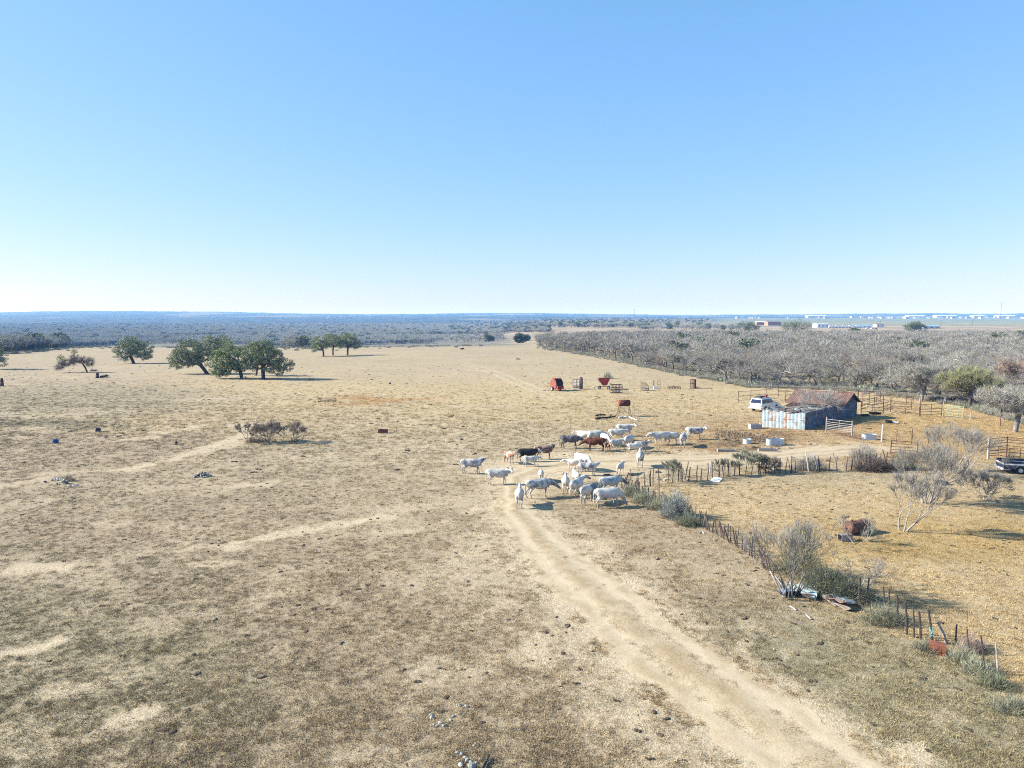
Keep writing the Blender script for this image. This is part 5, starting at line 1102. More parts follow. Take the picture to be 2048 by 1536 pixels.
trough(1510, 857, 1.5, .75, .55, .15, 'concrete', 'pale block trough with a rusty rim at the left end of the tin pen')
trough(1453, 903, 1.9, .5, .22, -.05, 'plank', 'long low feed trough lying in the churned earth, left of the pair')
trough(1535, 902, 1.9, .5, .22, -.1, 'plank', 'long low feed trough lying in the churned earth, right of the pair')
trough(766, 866, 1.05, .55, .4, -.15, 'maroon', 'maroon feed box alone in the middle of the pasture', 'feed_box', 'box')
def tub(px, py, r, h, m, label, name='feed_tub', cat='tub'):
    t = thing(name, label, cat, at(px, py)); b = MB(); n = 14; V = []
    for z, k in ((0, .86), (h, 1), (h, .9), (.05, .8)): V += [(r*k*math.cos(2*math.pi*i/n), r*k*math.sin(2*math.pi*i/n), z) for i in range(n)]
    b.add(V, [(j*n+i, j*n+(i+1) % n, (j+1)*n+(i+1) % n, (j+1)*n+i) for j in range(3) for i in range(n)]+[tuple(range(3*n, 4*n))]).build('tub_wall', M[m], t)
    MB().path([(r*math.cos(2*math.pi*i/n), r*math.sin(2*math.pi*i/n), h) for i in range(n+1)], .03, 5).build('rim', M[m], t); return t
tub(196, 863, .33, .35, 'navy', 'small dark tub in the left pasture, upper right of the two'); tub(111, 886, .33, .35, 'blue', 'small dark blue tub in the left pasture, lower left of the two')
tub(1777, 846, .42, .35, 'black_rubber', 'black rubber tub at the tip of the barn shadow'); tub(1790, 846, .5, .12, 'galv', 'shallow pale pan beside the black rubber tub')
def tyre(px, py, label, rz=0, r=.45):
    t = thing('tyre', label, 'tyre', at(px, py), rz); b = MB(); n = 16; V = []
    for k in range(n):
        for j in range(8):
            a = 2*math.pi*k/n; c = 2*math.pi*j/8; V.append(((r+.13*math.cos(c))*math.cos(a), (r+.13*math.cos(c))*math.sin(a), .12+.12*math.sin(c)))
    b.add(V, [(k*8+j, ((k+1) % n)*8+j, ((k+1) % n)*8+(j+1) % 8, k*8+(j+1) % 8) for k in range(n) for j in range(8)]).build('tread', M['black_rubber'], t, True)
tyre(1731, 832, 'dark tyre lying beside the barn corner'); 
t = thing('feed_bunk', 'black half pipe feed bunk by the corral posts', 'trough', at(1750, 829), .1); b = MB(); n = 8
for k in range(n):
    a0, a1 = math.pi*(1+k/n), math.pi*(1+(k+1)/n); b.quad((-.8, .3*math.cos(a0), .32+.3*math.sin(a0)), (.8, .3*math.cos(a0), .32+.3*math.sin(a0)), (.8, .3*math.cos(a1), .32+.3*math.sin(a1)), (-.8, .3*math.cos(a1), .32+.3*math.sin(a1)), .02)
b.build('bunk_shell', M['black_rubber'], t); MB().box((-.7, 0, .03), (.08, .6, .06)).box((.7, 0, .03), (.08, .6, .06)).build('bunk_feet', M['wood_dark'], t)
tyre(1882, 968, 'half buried grey tyre among the stems of the tall leafless trees'); 
def flat_sheet(px, py, L, Wd, rz, m, label, tilt=.05, zup=.06):
    t = thing('tin_sheet', label, 'metal sheet', at(px, py)+Vector((0, 0, zup)), rz); Mx = rot(tilt, 0, 0)
    for k in range(3):
        b = MB(); y = -Wd/2+Wd*(k+.5)/3; b.box(Mx @ Vector((0, y, 0)), (L, Wd/3*.86, .015), 0, Mx); b.box(Mx @ Vector((0, y+Wd/6, .018)), (L, Wd*.04, .03), 0, Mx); b.build('rib_panel', M[m], t)
    return t
flat_sheet(1432, 961, .8, 1.3, -.5, 'white_paint', 'white ribbed tin sheet lying under the upper fence'); 
for i, (px, py, L, m, l) in enumerate(((1600, 1186, 1.3, 'turquoise_tin', 'crumpled pale turquoise tin under the tall leafless fence tree'), (1622, 1193, 1.1, 'tin', 'bent white tin sheet in the scrap right of the fence tree'), (1684, 1212, 1.3, 'tin_rusty', 'rust stained tin sheet lying in front of the dark bush'), (1575, 1189, .7, 'bluish_junk', 'dark blue scrap behind the trunk of the fence tree'))):
    t = thing('scrap_metal', l, 'scrap metal', at(px, py), i); q = random.Random(50+i)
    for k in range(3):
        b = MB(); n = 7; c = Vector((q.uniform(-.25, .25), q.uniform(-.2, .2), q.uniform(.06, .2)))
        z = [q.uniform(-.1, .18) for _ in range(n+1)]
        for j in range(n): b.quad(c+Vector((-L/2+L*j/n, -.32, z[j])), c+Vector((-L/2+L*(j+1)/n, -.32, z[j+1])), c+Vector((-L/2+L*(j+1)/n, .32, z[j+1]+.1)), c+Vector((-L/2+L*j/n, .32, z[j]+.1)), .01)
        b.build('bent_sheet', M[m], t)
def board(a, b_, w, m, label, za=.04, zb_=.04, name='fence_board', cat='board'):
    p, q = at(*a), at(*b_); p.z += za; q.z += zb_; t = thing(name, label, cat, p); d, uu, ww = frame(q-p)
    mesh = MB(); mesh.add([Vector((0, 0, 0))+uu*w/2, -uu*w/2, -uu*w/2+Vector((0, 0, .04)), uu*w/2+Vector((0, 0, .04)), (q-p)+uu*w/2*.8, (q-p)-uu*w/2*.8, (q-p)-uu*w/2*.8+Vector((0, 0, .04)), (q-p)+uu*w/2*.8+Vector((0, 0, .04))], [(0, 1, 2, 3), (7, 6, 5, 4), (0, 4, 5, 1), (1, 5, 6, 2), (2, 6, 7, 3), (3, 7, 4, 0)])
    mesh.build('board_face', M[m], t); MB().tube((q-p)*.1+Vector((0, 0, .04)), (q-p)*.1+Vector((0, 0, .06)), .02).build('nail', M['dark'], t)
board((1568, 1196), (1543, 1158), .11, 'plank', 'grey weathered board leaning left of the tall fence tree', .03, .25)
board((1566, 1176), (1540, 1154), .08, 'white_wood', 'thin pale branch like board crossing behind the grey board', .03, .3)
board((1650, 1200), (1608, 1184), .10, 'rust', 'reddish beam lying across the scrap tin', .06, .12)
board((1672, 1214), (1646, 1198), .10, 'plank', 'long grey plank below the dark bush', .04, .1)
board((1690, 977), (1766, 973), .12, 'white_wood', 'unused') if False else None
board((1592, 1222), (1580, 1214), .06, 'white_wood', 'small pale stick lying in front of the scrap, upper one')
board((1622, 1240), (1612, 1232), .06, 'white_wood', 'small pale stick lying in front of the scrap, lower one')
# dark blue pickup bed trailer, cut by the right edge
t = thing('pickup_bed_trailer', 'dark navy pickup bed trailer with a white stripe, cut off by the right edge', 'trailer', at(2018, 944), R(-14)); L_ = 3.2
ol = [(-.75, .42), (-.75, .95), (-.72, 1.05), (2.6, 1.05), (2.6, .42)]+list(reversed([(.6+.42*math.cos(math.pi*(1-i/8)), .42+.38*math.sin(math.pi*(1-i/8))) for i in range(9)]))
MB().prism(ol, -.90, -.82).build('side_panel', M['navy'], t); MB().prism(ol, .82, .90).build('side_panel', M['navy'], t)
MB().box((-.71, 0, .74), (.06, 1.62, .6)).build('tailgate', M['navy'], t); MB().box((.95, 0, .5), (3.2, 1.62, .06)).build('bed_floor', M['rust'], t)
MB().box((.93, -.905, .86), (3.2, .012, .13)).build('stripe', M['white_paint'], t); MB().box((-.75, 0, .86), (.012, 1.8, .13)).build('stripe', M['white_paint'], t)
for s in (-1, 1): MB().tube((-.75, s*.86, 1.08), (2.6, s*.86, 1.08), .035).build('top_rail', M['dark'], t)
wheel(t, .6, -.72, .33, .2); wheel(t, .6, .72, .33, .2); MB().box((-.82, 0, .42), (.14, 1.7, .14)).build('bumper', M['white_paint'], t)
t = thing('scrap_load', 'jumble of dark pipes and boards lying on the navy trailer', 'scrap metal', at(2018, 944)+Vector((0, 0, .55)), R(-14))
for k in range(9): MB().tube((rs.uniform(-.6, .2), rs.uniform(-.7, .7), rs.uniform(.05, .5)), (rs.uniform(1.4, 2.4), rs.uniform(-.7, .7), rs.uniform(.1, .62)), rs.uniform(.03, .06)).build('pipe', M[rs.choice(['dark', 'plank', 'rust', 'galv'])], t)
# rusty tank lying in the dry pen
p = at(1692, 1070); q = at(1728, 1063); t = thing('fuel_tank', 'big rusty cylindrical tank lying on the ground in the dry pen', 'tank', p); d = unit(q-p); LT = 2.0; r_ = .42; a = Vector((0, 0, r_)); b = MB(); prev = None
prof = [(0, .05), (.03, .22), (.10, .36), (.2, r_), (LT*.5, r_), (LT-.2, r_), (LT-.1, .36), (LT-.03, .22), (LT, .05)]
for (s0, r0), (s1, r1) in zip(prof[:-1], prof[1:]): b.tube(a+d*s0, a+d*s1, r0, r1, 20, False)
b.build('tank_shell', M['rust'], t, True)
for s in (.25, LT/2, LT-.25): MB().tube(a+d*(s-.02), a+d*(s+.02), r_+.015, n=20).build('weld_band', M['rust'], t)
MB().tube(a+d*.5+Vector((0, 0, r_-.02)), a+d*.5+Vector((0, 0, r_+.10)), .07, n=10).build('filler_cap', M['rust_pipe'], t)
MB().tube(a-d*.03+Vector((0, 0, .05)), a-d*.10+Vector((0, 0, .05)), .05, n=8).build('valve', M['dark'], t)
t = thing('crate', 'open grey box with a dark inside in front of the rusty tank', 'crate', at(1690, 1081), .1)
for y in (-.24, .24): MB().box((0, y, .20), (.7, .03, .38)).build('side_board', M['plank'], t)
MB().box((0, 0, .405), (.74, .54, .03)).build('lid', M['plank'], t); MB().box((.33, 0, .20), (.03, .44, .36)).build('end_board', M['white_wood'], t); MB().box((0, 0, .02), (.66, .44, .03)).build('base', M['wood_dark'], t)
# red metal box at the fence
t = thing('metal_box', 'rusty orange red metal box open at its right end, by the lower fence posts', 'box', at(1874, 1306), R(-28)); 
MB().box((0, 0, .415), (.62, .42, .02)).build('top_panel', M['red_box'], t); MB().box((0, -.2, .2), (.62, .02, .40)).build('front_panel', M['red_box'], t); MB().box((0, .2, .2), (.62, .02, .40)).build('back_panel', M['red_box'], t)
MB().box((-.30, 0, .2), (.02, .376, .40)).build('end_panel', M['red_box'], t); MB().box((0, 0, .012), (.58, .376, .02)).build('base_panel', M['red_box'], t); MB().box((.05, .02, .13), (.3, .26, .2)).build('burner', M['dark'], t)
t = thing('rope_bundle', 'turquoise rope knotted round the fence post above the red box', 'rope', at(1866, 1288)+Vector((-.12, -.02, .55))); b = MB(); q = random.Random(3)
pp = [Vector((q.gauss(0, .05), q.gauss(0, .05), q.uniform(-.25, .25))) for _ in range(12)]; b.path(pp, .018, 5); b.build('rope_coil', mat('rope_teal', (.2, .36, .31), .8), t)
# elevated red tank on a frame
p = at(1248, 832); t = thing('elevated_tank', 'red fuel drum lying on a tall spindly stand among fallen logs', 'tank', p, R(8)); k = mpp(p)
MB().tube((-.8, 0, 1.85), (.8, 0, 1.85), .43, n=20).build('drum', M['maroon'], t, True); MB().tube((-.83, 0, 1.85), (-.805, 0, 1.85), .43, n=20).build('drum_end', M['red_box'], t)
for x in (-.5, .5): MB().tube((x-.02, 0, 1.85), (x+.02, 0, 1.85), .445, n=20).build('drum_band', M['maroon'], t)
for x in (-.85, .85):
    for y in (-.5, .5): MB().tube((x*1.12, y*1.15, -.05), (x*.72, y*.7, 1.5), .028, n=5).build('leg', M['rust_pipe'], t)
b = MB()
for y in (-.5, .5): b.tube((-.92, y*1.1, .1), (.66, y*.75, 1.4), .015, n=4).tube((.92, y*1.1, .1), (-.66, y*.75, 1.4), .015, n=4)
for x in (-.85, .85): b.tube((x*1.1, -.55, .1), (x*.76, .37, 1.4), .015, n=4).tube((x*1.1, .55, .1), (x*.76, -.37, 1.4), .015, n=4)
for s in (-1, 1): b.tube((-.62, s*.36, 1.48), (.62, s*.36, 1.48), .03, n=5).tube((s*.6, -.36, 1.47), (s*.6, .36, 1.47), .03, n=5)
b.build('brace', M['rust_pipe'], t)
def log(P, r, m, label, br=()):
    PP = [at(*q) for q in P]; t = thing('fallen_log', label, 'log', PP[0]); o = PP[0]; pts = [q-o+Vector((0, 0, r+rs.uniform(0, .05))) for q in PP]
    MB().path(pts, [r*(1-.45*i/len(pts)) for i in range(len(pts))], 8).build('log_trunk', M[m], t, True)
    for i, (dx, dy, dz) in br: MB().tube(pts[i], pts[i]+Vector((dx, dy, dz)), r*.6, r*.25, 6).build('branch_stub', M[m], t)
log([(1191, 839), (1205, 838), (1219, 837), (1230, 835)], .14, 'charred', 'long black charred log left of the elevated tank', [(2, (.3, .1, .45)), (3, (.3, .5, .2))]); log([(1191, 833), (1200, 832), (1210, 831)], .12, 'charred', 'short black log behind the long charred log', [(1, (.2, .3, .3))])
log([(1238, 838), (1247, 836), (1258, 836), (1268, 840), (1275, 843)], .12, 'white_wood', 'bleached white log lying right under the elevated tank', [(2, (.9, .5, .15)), (3, (.6, .6, .1)), (1, (.2, -.5, .2))])
# ------------------------------------------------------------------ row of implements
p = at(1113, 781); t = thing('round_baler', 'red round hay baler with a dark slotted front, leftmost of the implement row', 'baler', p, R(-58)); b = MB()
prof = [(1.05*math.cos(a_)*1.0, 1.22+1.05*math.sin(a_)) for a_ in [math.pi*2*i/20 for i in range(20)]]
MB().prism(prof, -.80, -.72).build('side_shield', M['red_box'], t); MB().prism(prof, .72, .80).build('side_shield', M['red_box'], t)
sm_ = [(x*.93, 1.22+(z-1.22)*.93) for x, z in prof]; MB().prism(sm_, -.715, .715).build('bale_chamber', M['maroon'], t)
for k in range(6): MB().prism([(x*1.0, 1.22+(z-1.22)*.955) for x, z in prof], -.62+k*.24, -.52+k*.24).build('belt', M['dark'], t)
MB().box((0, 0, 2.25), (.9, 1.5, .12)).build('top_cover', M['red_paint'], t); MB().box((1.1, 0, .65), (.5, 1.4, .7)).build('pickup_head', M['red_paint'], t)
MB().box((2.0, 0, .45), (1.6, .14, .12)).build('tongue', M['red_paint'], t)
for s in (-.95, .95): wheel(t, -.1, s, .38, .22)
p = at(1157, 778); t = thing('cattle_chute', 'slatted cattle squeeze chute with a black arched head gate in the implement row', 'cattle chute', p, R(-20))
for y in (-.42, .42):
    for z in (.25, .55, .85, 1.15, 1.45, 1.75): MB().box((-.35, y, z), (1.3, .04, .11)).build('slat', M['white_paint' if y < 0 and z > .6 else 'rust'], t)
    for x in (-1.0, -.35, .3): MB().box((x, y*1.07, 1.02), (.07, .06, 2.0)).build('upright', M['rust'], t)
ar = [(-.62, 0), (-.62, 1.7), (-.5, 2.05), (-.2, 2.25), (.2, 2.25), (.5, 2.05), (.62, 1.7), (.62, 0)]
for x in (.42, .62): MB().path([(x, a_, z) for a_, z in ar], .07, 6).build('arch_hoop', M['dark'], t)
MB().box((.52, 0, .55), (.12, 1.1, 1.05)).build('head_gate', M['teal'], t); MB().box((.52, .4, 1.4), (.12, .28, 1.0)).build('head_gate_wing', M['teal'], t); MB().box((-.2, 0, .06), (1.8, 1.0, .1)).build('chute_floor', M['galv'], t)
p = at(1208, 778); t = thing('gravity_wagon', 'red gravity feed wagon with a sloping hopper', 'wagon', p, R(-10))
V = [(-.25, -.5, .75), (.6, -.5, .75), (.6, .5, .75), (-.25, .5, .75), (-1.05, -.85, 1.75), (1.0, -.85, 1.75), (1.0, .85, 1.75), (-1.05, .85, 1.75)]
MB().add(V, [(3, 2, 1, 0), (0, 1, 5, 4), (1, 2, 6, 5), (2, 3, 7, 6), (3, 0, 4, 7)]).build('hopper', M['red_paint'], t)
b = MB()
for s in (-1, 1): b.box((0, s*.86, 1.92), (2.1, .04, .36)); b.box((s*1.03-.02, 0, 1.92), (.04, 1.68, .35))
b.build('hopper_rim', M['red_paint'], t)
for k in range(4): MB().box((-.8+k*.5, -.885, 1.92), (.05, .03, .34)).build('hopper_rib', M['red_paint'], t)
for x, y in ((-.85, .6), (-.85, -.6), (.85, .6), (.85, -.6)): wheel(t, x, y, .28, .18)
b = MB().box((0, 0, .45), (2.2, .16, .12)); b.box((-.85, 0, .35), (.1, 1.1, .1)).box((.85, 0, .35), (.1, 1.1, .1)).box((0, -.42, .6), (.1, .1, .3)).box((0, .42, .6), (.1, .1, .3)); b.build('chassis', M['dark'], t)
MB().tube((-1.1, 0, .45), (-2.0, 0, .3), .05).build('tongue', M['dark'], t)
def frame_box(t, L, Wd, Hh, nx, nz, m, r=.035, z0=.05, bars='bar'):
    for s in (-1, 1):
        for k in range(nz+1): MB().tube((-L/2, s*Wd/2, z0+(Hh-z0)*k/nz), (L/2, s*Wd/2, z0+(Hh-z0)*k/nz), r, n=5).build(bars, M[m], t)
        for k in range(nx+1): MB().tube((-L/2+L*k/nx, s*Wd/2, 0), (-L/2+L*k/nx, s*Wd/2, Hh), r, n=5).build('upright', M[m], t)
        for k in (0, nz): MB().tube((s*L/2, -Wd/2, z0+(Hh-z0)*k/nz), (s*L/2, Wd/2, z0+(Hh-z0)*k/nz), r, n=5).build(bars, M[m], t)
t = thing('hay_cradle', 'rusty tube hay feeder cradle in front of the wagon', 'hay feeder', at(1232, 786), R(6)); frame_box(t, 2.1, .9, 1.55, 4, 3, 'rust_pipe', .045)
for k in range(7): MB().tube((-.9+.3*k, -.42, 1.35), (-.9+.3*k, 0, .75), .025, n=4).tube((-.9+.3*k, .42, 1.35), (-.9+.3*k, 0, .75), .025, n=4).build('cradle_rod', M['plank'], t)
MB().box((0, -.46, .32), (1.3, .04, .22)).build('kick_board', M['white_wood'], t)
t = thing('cage_cart', 'small dark caged cart on wheels, first of the far right implements', 'cart', at(1287, 781), R(-12)); frame_box(t, .95, .8, 1.45, 5, 1, 'wood_dark', .03, .45)
MB().box((.25, 0, .5), (1.5, .85, .12)).build('cart_bed', M['plank'], t)
for x, y in ((.7, -.45), (.7, .45)): wheel(t, x, y, .28, .16)
MB().path([(.5, -.4, 1.3), (.8, -.4, .9), (.95, -.4, .55)], .03, 5).path([(.5, .4, 1.3), (.8, .4, .9), (.95, .4, .55)], .03, 5).build('side_brace', M['wood_dark'], t)
t = thing('upright_gates', 'upright gate panels standing with a white box between the carts', 'gate', at(1313, 778), R(5))
for x0, w, m in ((-.68, .22, 'rust_pipe'), (.20, .55, 'rust_pipe')):
    for k in range(3): MB().tube((x0+w*k/2, 0, 0), (x0+w*k/2, .05, 1.65), .03, n=5).build('upright', M[m], t)
    for z in (.1, .9, 1.6): MB().tube((x0, .02, z), (x0+w, .02, z), .025, n=5).build('bar', M[m], t)
MB().box((-.3, -.1, .3), (.62, .3, .6)).build('white_box', M['white_paint'], t)
t = thing('disc_harrow', 'low dark disc harrow toolbar lying flat in the implement row', 'harrow', at(1348, 778), R(3)); MB().box((0, 0, .4), (2.6, .16, .14)).build('toolbar', M['wood_dark'], t); MB().box((0, .4, .4), (1.8, .12, .12)).build('toolbar', M['wood_dark'], t)
for k in range(9): MB().tube((-1.2+.3*k, -.05, .25), (-1.17+.3*k, -.05, .25), .24, n=12).build('disc', M['rust'], t)
for x in (-1.2, -.1, .9): MB().tube((x, 0, .4), (x, 0, .85), .03, n=5).build('lever', M['rust_pipe'], t)
MB().box((0, .2, .5), (.3, .5, .1)).build('hitch', M['rust'], t)
t = thing('panel_rack', 'rusty rack of upright corral panels, last in the implement row', 'rack', at(1384, 777), R(-4)); frame_box(t, .65, .6, 1.8, 2, 2, 'rust_pipe', .035)
for k in range(3): MB().box((.42+.12*k, 0, .95), (.05, .8, 1.7)).build('panel', M['rust'], t)
MB().box((.75, 0, .2), (.7, .6, .3)).build('skid', M['wood_dark'], t); wheel(t, .95, -.35, .22, .12)
# ------------------------------------------------------------------ small things in the pasture
t = thing('bale_feeder', 'empty black tube frame lying flat in the pasture', 'feeder', at(654, 803), R(-3)); frame_box(t, 2.5, 1.5, .5, 3, 1, 'wood_dark', .035)
def stump(px, py, r, h, label, m='wood_dark'):
    t = thing('stump', label, 'stump', at(px, py)); b = MB(); b.tube((0, 0, -.1), (.02, 0, h*.5), r*1.25, r, 9).tube((.02, 0, h*.5), (0, .02, h), r, r*.8, 9)
    b.build('stump_wood', M[m], t, True)
    for k in range(3): MB().tube((0, 0, .1), (r*2*math.cos(k*2.1), r*2*math.sin(k*2.1), 0), r*.4, r*.2, 5).build('root', M[m], t)
stump(352, 889, .14, .4, 'small dark stump in the pasture left of the saplings'); stump(195, 756, .35, 1.3, 'splintered trunk standing just right of the broken tree'); stump(4, 772, .3, 1.6, 'broken dark snag near the left edge')
log([(202, 756), (210, 755), (216, 754)], .28, 'wood_dark', 'short dark log beside the splintered trunk', [(1, (.3, .2, .5))]); log([(223, 765), (228, 767)], .14, 'wood_dark', 'tiny fallen branch below the short dark log', [(0, (.1, .1, .4))])
tree_thing('twig_ball', brushball(500, (1.1, .8, .6), 500, .5, .03, 'twig_brown', .3), 'dry twigs on top of the splintered trunk', 'twigs', at(188, 746)+Vector((0, 0, .4)))
def rubble(px, py, n, rx, ry, sz, mats, label, name='rubble_pile', tall=.5, long=False):
    t = thing(name, label, 'junk pile', at(px, py)); q = random.Random(int(px*7+py)); 
    for k in range(n):
        a = q.uniform(0, 6.28); d = q.uniform(0, 1); x, y = rx*d*math.cos(a), ry*d*math.sin(a); z = tall*(1-d)*q.uniform(.3, 1)+sz*.3; s = sz*q.uniform(.5, 1.3)
        b = MB(); b.ell((x, y, z), (s*(2.2 if long and q.random() < .5 else 1), s*.6, s*.45), rot(q.uniform(-.6, .6), q.uniform(-.6, .6), q.uniform(0, 3.1)), 6, 4); b.build('piece', M[q.choice(mats)], t)
rubble(404, 953, 46, .82, .5, .13, ['white_wood', 'charred', 'charred', 'stone', 'dark'], 'oval pile of burnt black and white wood in the left pasture', 'burn_pile', .35, True)
rubble(128, 968, 16, .7, .4, .14, ['navy', 'bluish_junk', 'white_wood', 'stone'], 'dark blue junk heap with weeds at the far left', 'junk_pile', .3); rubble(113, 960, 14, .5, .35, .1, ['stone', 'white_wood', 'galv'], 'pale rubble left of the dark blue junk heap', 'junk_pile', .3)
shrub(138, 962, brushball(505, (.55, .4, .6), 500, .3, .012, 'twig_brown', .6), 'dry weeds over the dark blue junk heap', 'weeds', 'weed_clump')
log([(134, 975), (144, 974), (158, 973)], .07, 'white_wood', 'pale branch lying in front of the blue junk heap'); log([(87, 965), (93, 965)], .07, 'navy', 'short dark bar at the left of the junk')
rubble(592, 884, 14, .7, .4, .14, ['white_wood', 'charred', 'dark'], 'black and white junk at the foot of the right sapling', 'junk_pile', .4)
rubble(925, 699, 9, 1.6, 1.0, .5, ['wood_dark', 'dung'], 'dark brush mound at the far edge of the pasture', 'brush_mound', .6); rubble(1035, 719, 10, 1.2, .8, .35, ['wood_dark', 'dung', 'plank'], 'low dark heap in the far middle pasture', 'brush_mound', .4); rubble(1004, 709, 1, .5, .5, .4, ['straw'], 'x') if False else None
rubble(780, 768, 3, .3, .2, .28, ['dark'], 'tiny black lump in the middle pasture', 'black_lump', .3); rubble(113, 733, 10, .8, .6, .22, ['white_wood', 'plank'], 'pale tangle of roots left of the broken tree', 'root_tangle', .5, True)
rubble(1745, 968, 4, .25, .2, .10, ['wood_dark'], 'small dark clump near the brush pile', 'clod', .1)
rubble(1328, 960, 10, .7, .35, .12, ['stone', 'white_wood'], 'pale stones at the left foot of the upper fence', 'stone_heap', .12)
rubble(1404, 1067, 7, .35, .3, .06, ['white_wood', 'stone'], 'white bones in the grass by the picket fence', 'bone_pile', .1, True)
rubble(1345, 900-10, 1, .1, .1, .1, ['dung'], 'x') if False else None
# churned clods in the yard
b = MB(); q = random.Random(77)
for k in range(420):
    px = q.uniform(1430, 1570); py = 866+(px-1430)*.13+q.gauss(0, 6); p = at(px, py); s = q.uniform(.06, .17); b.ell(p+Vector((0, 0, s*.2)), (s, s*q.uniform(.6, 1), s*.6), None, 6, 4)
tag(b.build('earth_clods', mat('dark_earth', (.16, .115, .08), .95, .35, 3)), kind='stuff')
# stones in the foreground grass
SM = []
for i in range(4):
    q = random.Random(i+5); b = MB(); b.ell((0, 0, .02), (.10, .075, .05), None, 8, 6); b.v = [(x*q.uniform(.85, 1.2), y*q.uniform(.85, 1.2), z*q.uniform(.8, 1.2)) for x, y, z in b.v]; SM.append(b.mesh('stone'))
ST = [(862, 1431, 1.1), (864, 1436, 1.2), (880, 1447, 1.1), (888, 1452, 1.0), (868, 1450, .7), (874, 1452, .7), (919, 1412, 1), (933, 1414, 1.2), (906, 1433, .9), (901, 1441, .8), (914, 1507, 1.), (923, 1509, 1.0), (930, 1516, .9), (934, 1522, 1.2), (942, 1526, 1.), (953, 1527, .9), (922, 1531, 1.4), (943, 1534, 1.8), (948, 1492, .8), (951, 1488, .6), (915, 1410, .7), (960, 1519, .8)]
for i, (px, py, s) in enumerate(ST):
    o = put('stone', SM[i % 4], M['stone'], None, at(px, py), i*1.3); o.scale = (s*.8, s*.8, s); tag(o, 'pale limestone rock half sunk in the foreground grass', 'stone', 'pale rocks in the foreground grass')
log([(966, 1540), (972, 1528), (978, 1517)], .05, 'dark', 'black charred stick among the rocks at the bottom edge', [(1, (.15, .02, .08))])
rubble(1548, 1300, 1, .02, .02, .09, ['straw'], 'small tan clod in the grass right of the road', 'clod', .02)
for i, (px, py) in enumerate(((1640, 1286), (1737, 1286), (1884, 1246), (330, 1460), (345, 1465), (300, 1485))):
    o = MB().ell((0, 0, .01), (.15, .12, .03), None, 8, 5).ell((.10, .05, .015), (.08, .07, .035), None, 7, 5).ell((-.09, -.05, .01), (.07, .05, .03), None, 7, 5).build('dung_pat', M['dung'], None, True, at(px, py), i); tag(o, 'flat dark dung pat on the grass', 'dung pat', 'single dung pats')
# ------------------------------------------------------------------ far right settlement
def gable(px, py, w, d, h, rh, rz, wall, roof, label, name='house', cat='house', win=2, group=None):
    p = at(px, py); t = thing(name, label, cat, p, rz, group); MB().box((0, 0, h/2-.2), (w, d, h+.4)).build('wall', M[wall], t)
    MB().add([(-w/2-.3, -d/2-.3, h), (w/2+.3, -d/2-.3, h), (w/2+.3, d/2+.3, h), (-w/2-.3, d/2+.3, h), (-w/2-.3, 0, h+rh), (w/2+.3, 0, h+rh)], [(3, 2, 1, 0), (0, 1, 5, 4), (2, 3, 4, 5), (0, 4, 3), (1, 2, 5)]).build('roof', M[roof], t)
    for k in range(win): MB().box((-w/2+w*(k+.5)/win, -d/2-.02, h*.5), (w/win*.35, .06, h*.35)).build('window', M['glass'], t)
    return t
gable(1641, 655, 17, 14, 4.6, 1.5, .1, 'white_paint', 'galv', 'white metal warehouse with a low gable roof at the left of the trailers', 'warehouse', 'warehouse', 3)
for k in range(5):
    p = at(1663+k*13.5, 656.5); t = thing('semi_trailer', ('first', 'second', 'third', 'fourth', 'fifth')[k]+' white box trailer from the left in the row beside the warehouse', 'trailer', p, R(3), 'white box trailers')
    MB().box((0, 0, 2.5), (7.6, 2.6, 2.9)).build('box', M['white_paint'], t); MB().box((0, 0, .9), (7.2, 1.2, .25)).build('chassis', M['dark'], t)
    for x in (-2.6, -1.5, 2.4):
        for y in (-.95, .95): wheel(t, x, y, .5, .3)
gable(1722, 656, 22, 9, 3.2, 1.3, 0, 'white_paint', 'blue_roof', 'long low shed with a pale blue roof right of the white trailers', 'shed', 'shed', 4)
gable(1860, 657, 20, 9, 2.8, 1.4, -.1, 'house_wall', 'blue_roof', 'blue roofed shed behind the olive evergreen', 'shed', 'shed', 3)
gable(1545, 651, 22, 14, 6, 2, .1, 'brown_wall', 'house_roof', 'brown building with dark yard behind the wide evergreen', 'building', 'building', 4)
gable(1520, 650, 14, 10, 5, 1.8, -.1, 'brown_wall', 'house_wall', 'tan and brown building left of the wide evergreen', 'building', 'building', 3)
gable(1757, 654, 12, 8, 3.6, 1.2, .2, 'white_paint', 'roof_rust', 'white building with reddish roof right of the long blue shed', 'building', 'building', 2)
gable(1392, 653, 14, 9, 3.4, 1.2, 0, 'brown_wall', 'house_roof', 'small dark roofed house among bare trees left of the evergreens', 'house', 'house', 2)
def small_car(px, py, m, label, rz=0):
    t = thing('parked_car', label, 'car', at(px, py), rz); MB().prism([(-2.2, .4), (-2.2, .9), (-1.5, 1.0), (-1.0, 1.5), (.6, 1.5), (1.2, 1.0), (2.2, .9), (2.2, .4)], -.9, .9).build('body', M[m], t)
    MB().box((-.2, 0, 1.25), (1.9, 1.83, .36)).build('window_band', M['glass'], t)
    for x in (-1.4, 1.4):
        for y in (-.82, .82): wheel(t, x, y, .33, .2)
for i, (px, py, m, l) in enumerate(((1735, 658, 'white_paint', 'white car left of the small white building'), (1744, 658.5, 'car_white', 'pale car right beside the small white building'), (1752, 659, 'dark', 'dark car in front of the small white building'), (1807, 653, 'dark', 'dark car on the pale lot beyond the thicket, left one'), (1815, 653, 'white_paint', 'white car on the pale lot beyond the thicket'), (1824, 653, 'dark', 'dark car on the pale lot beyond the thicket, right one'))): small_car(px, py, m, l, i*.3)
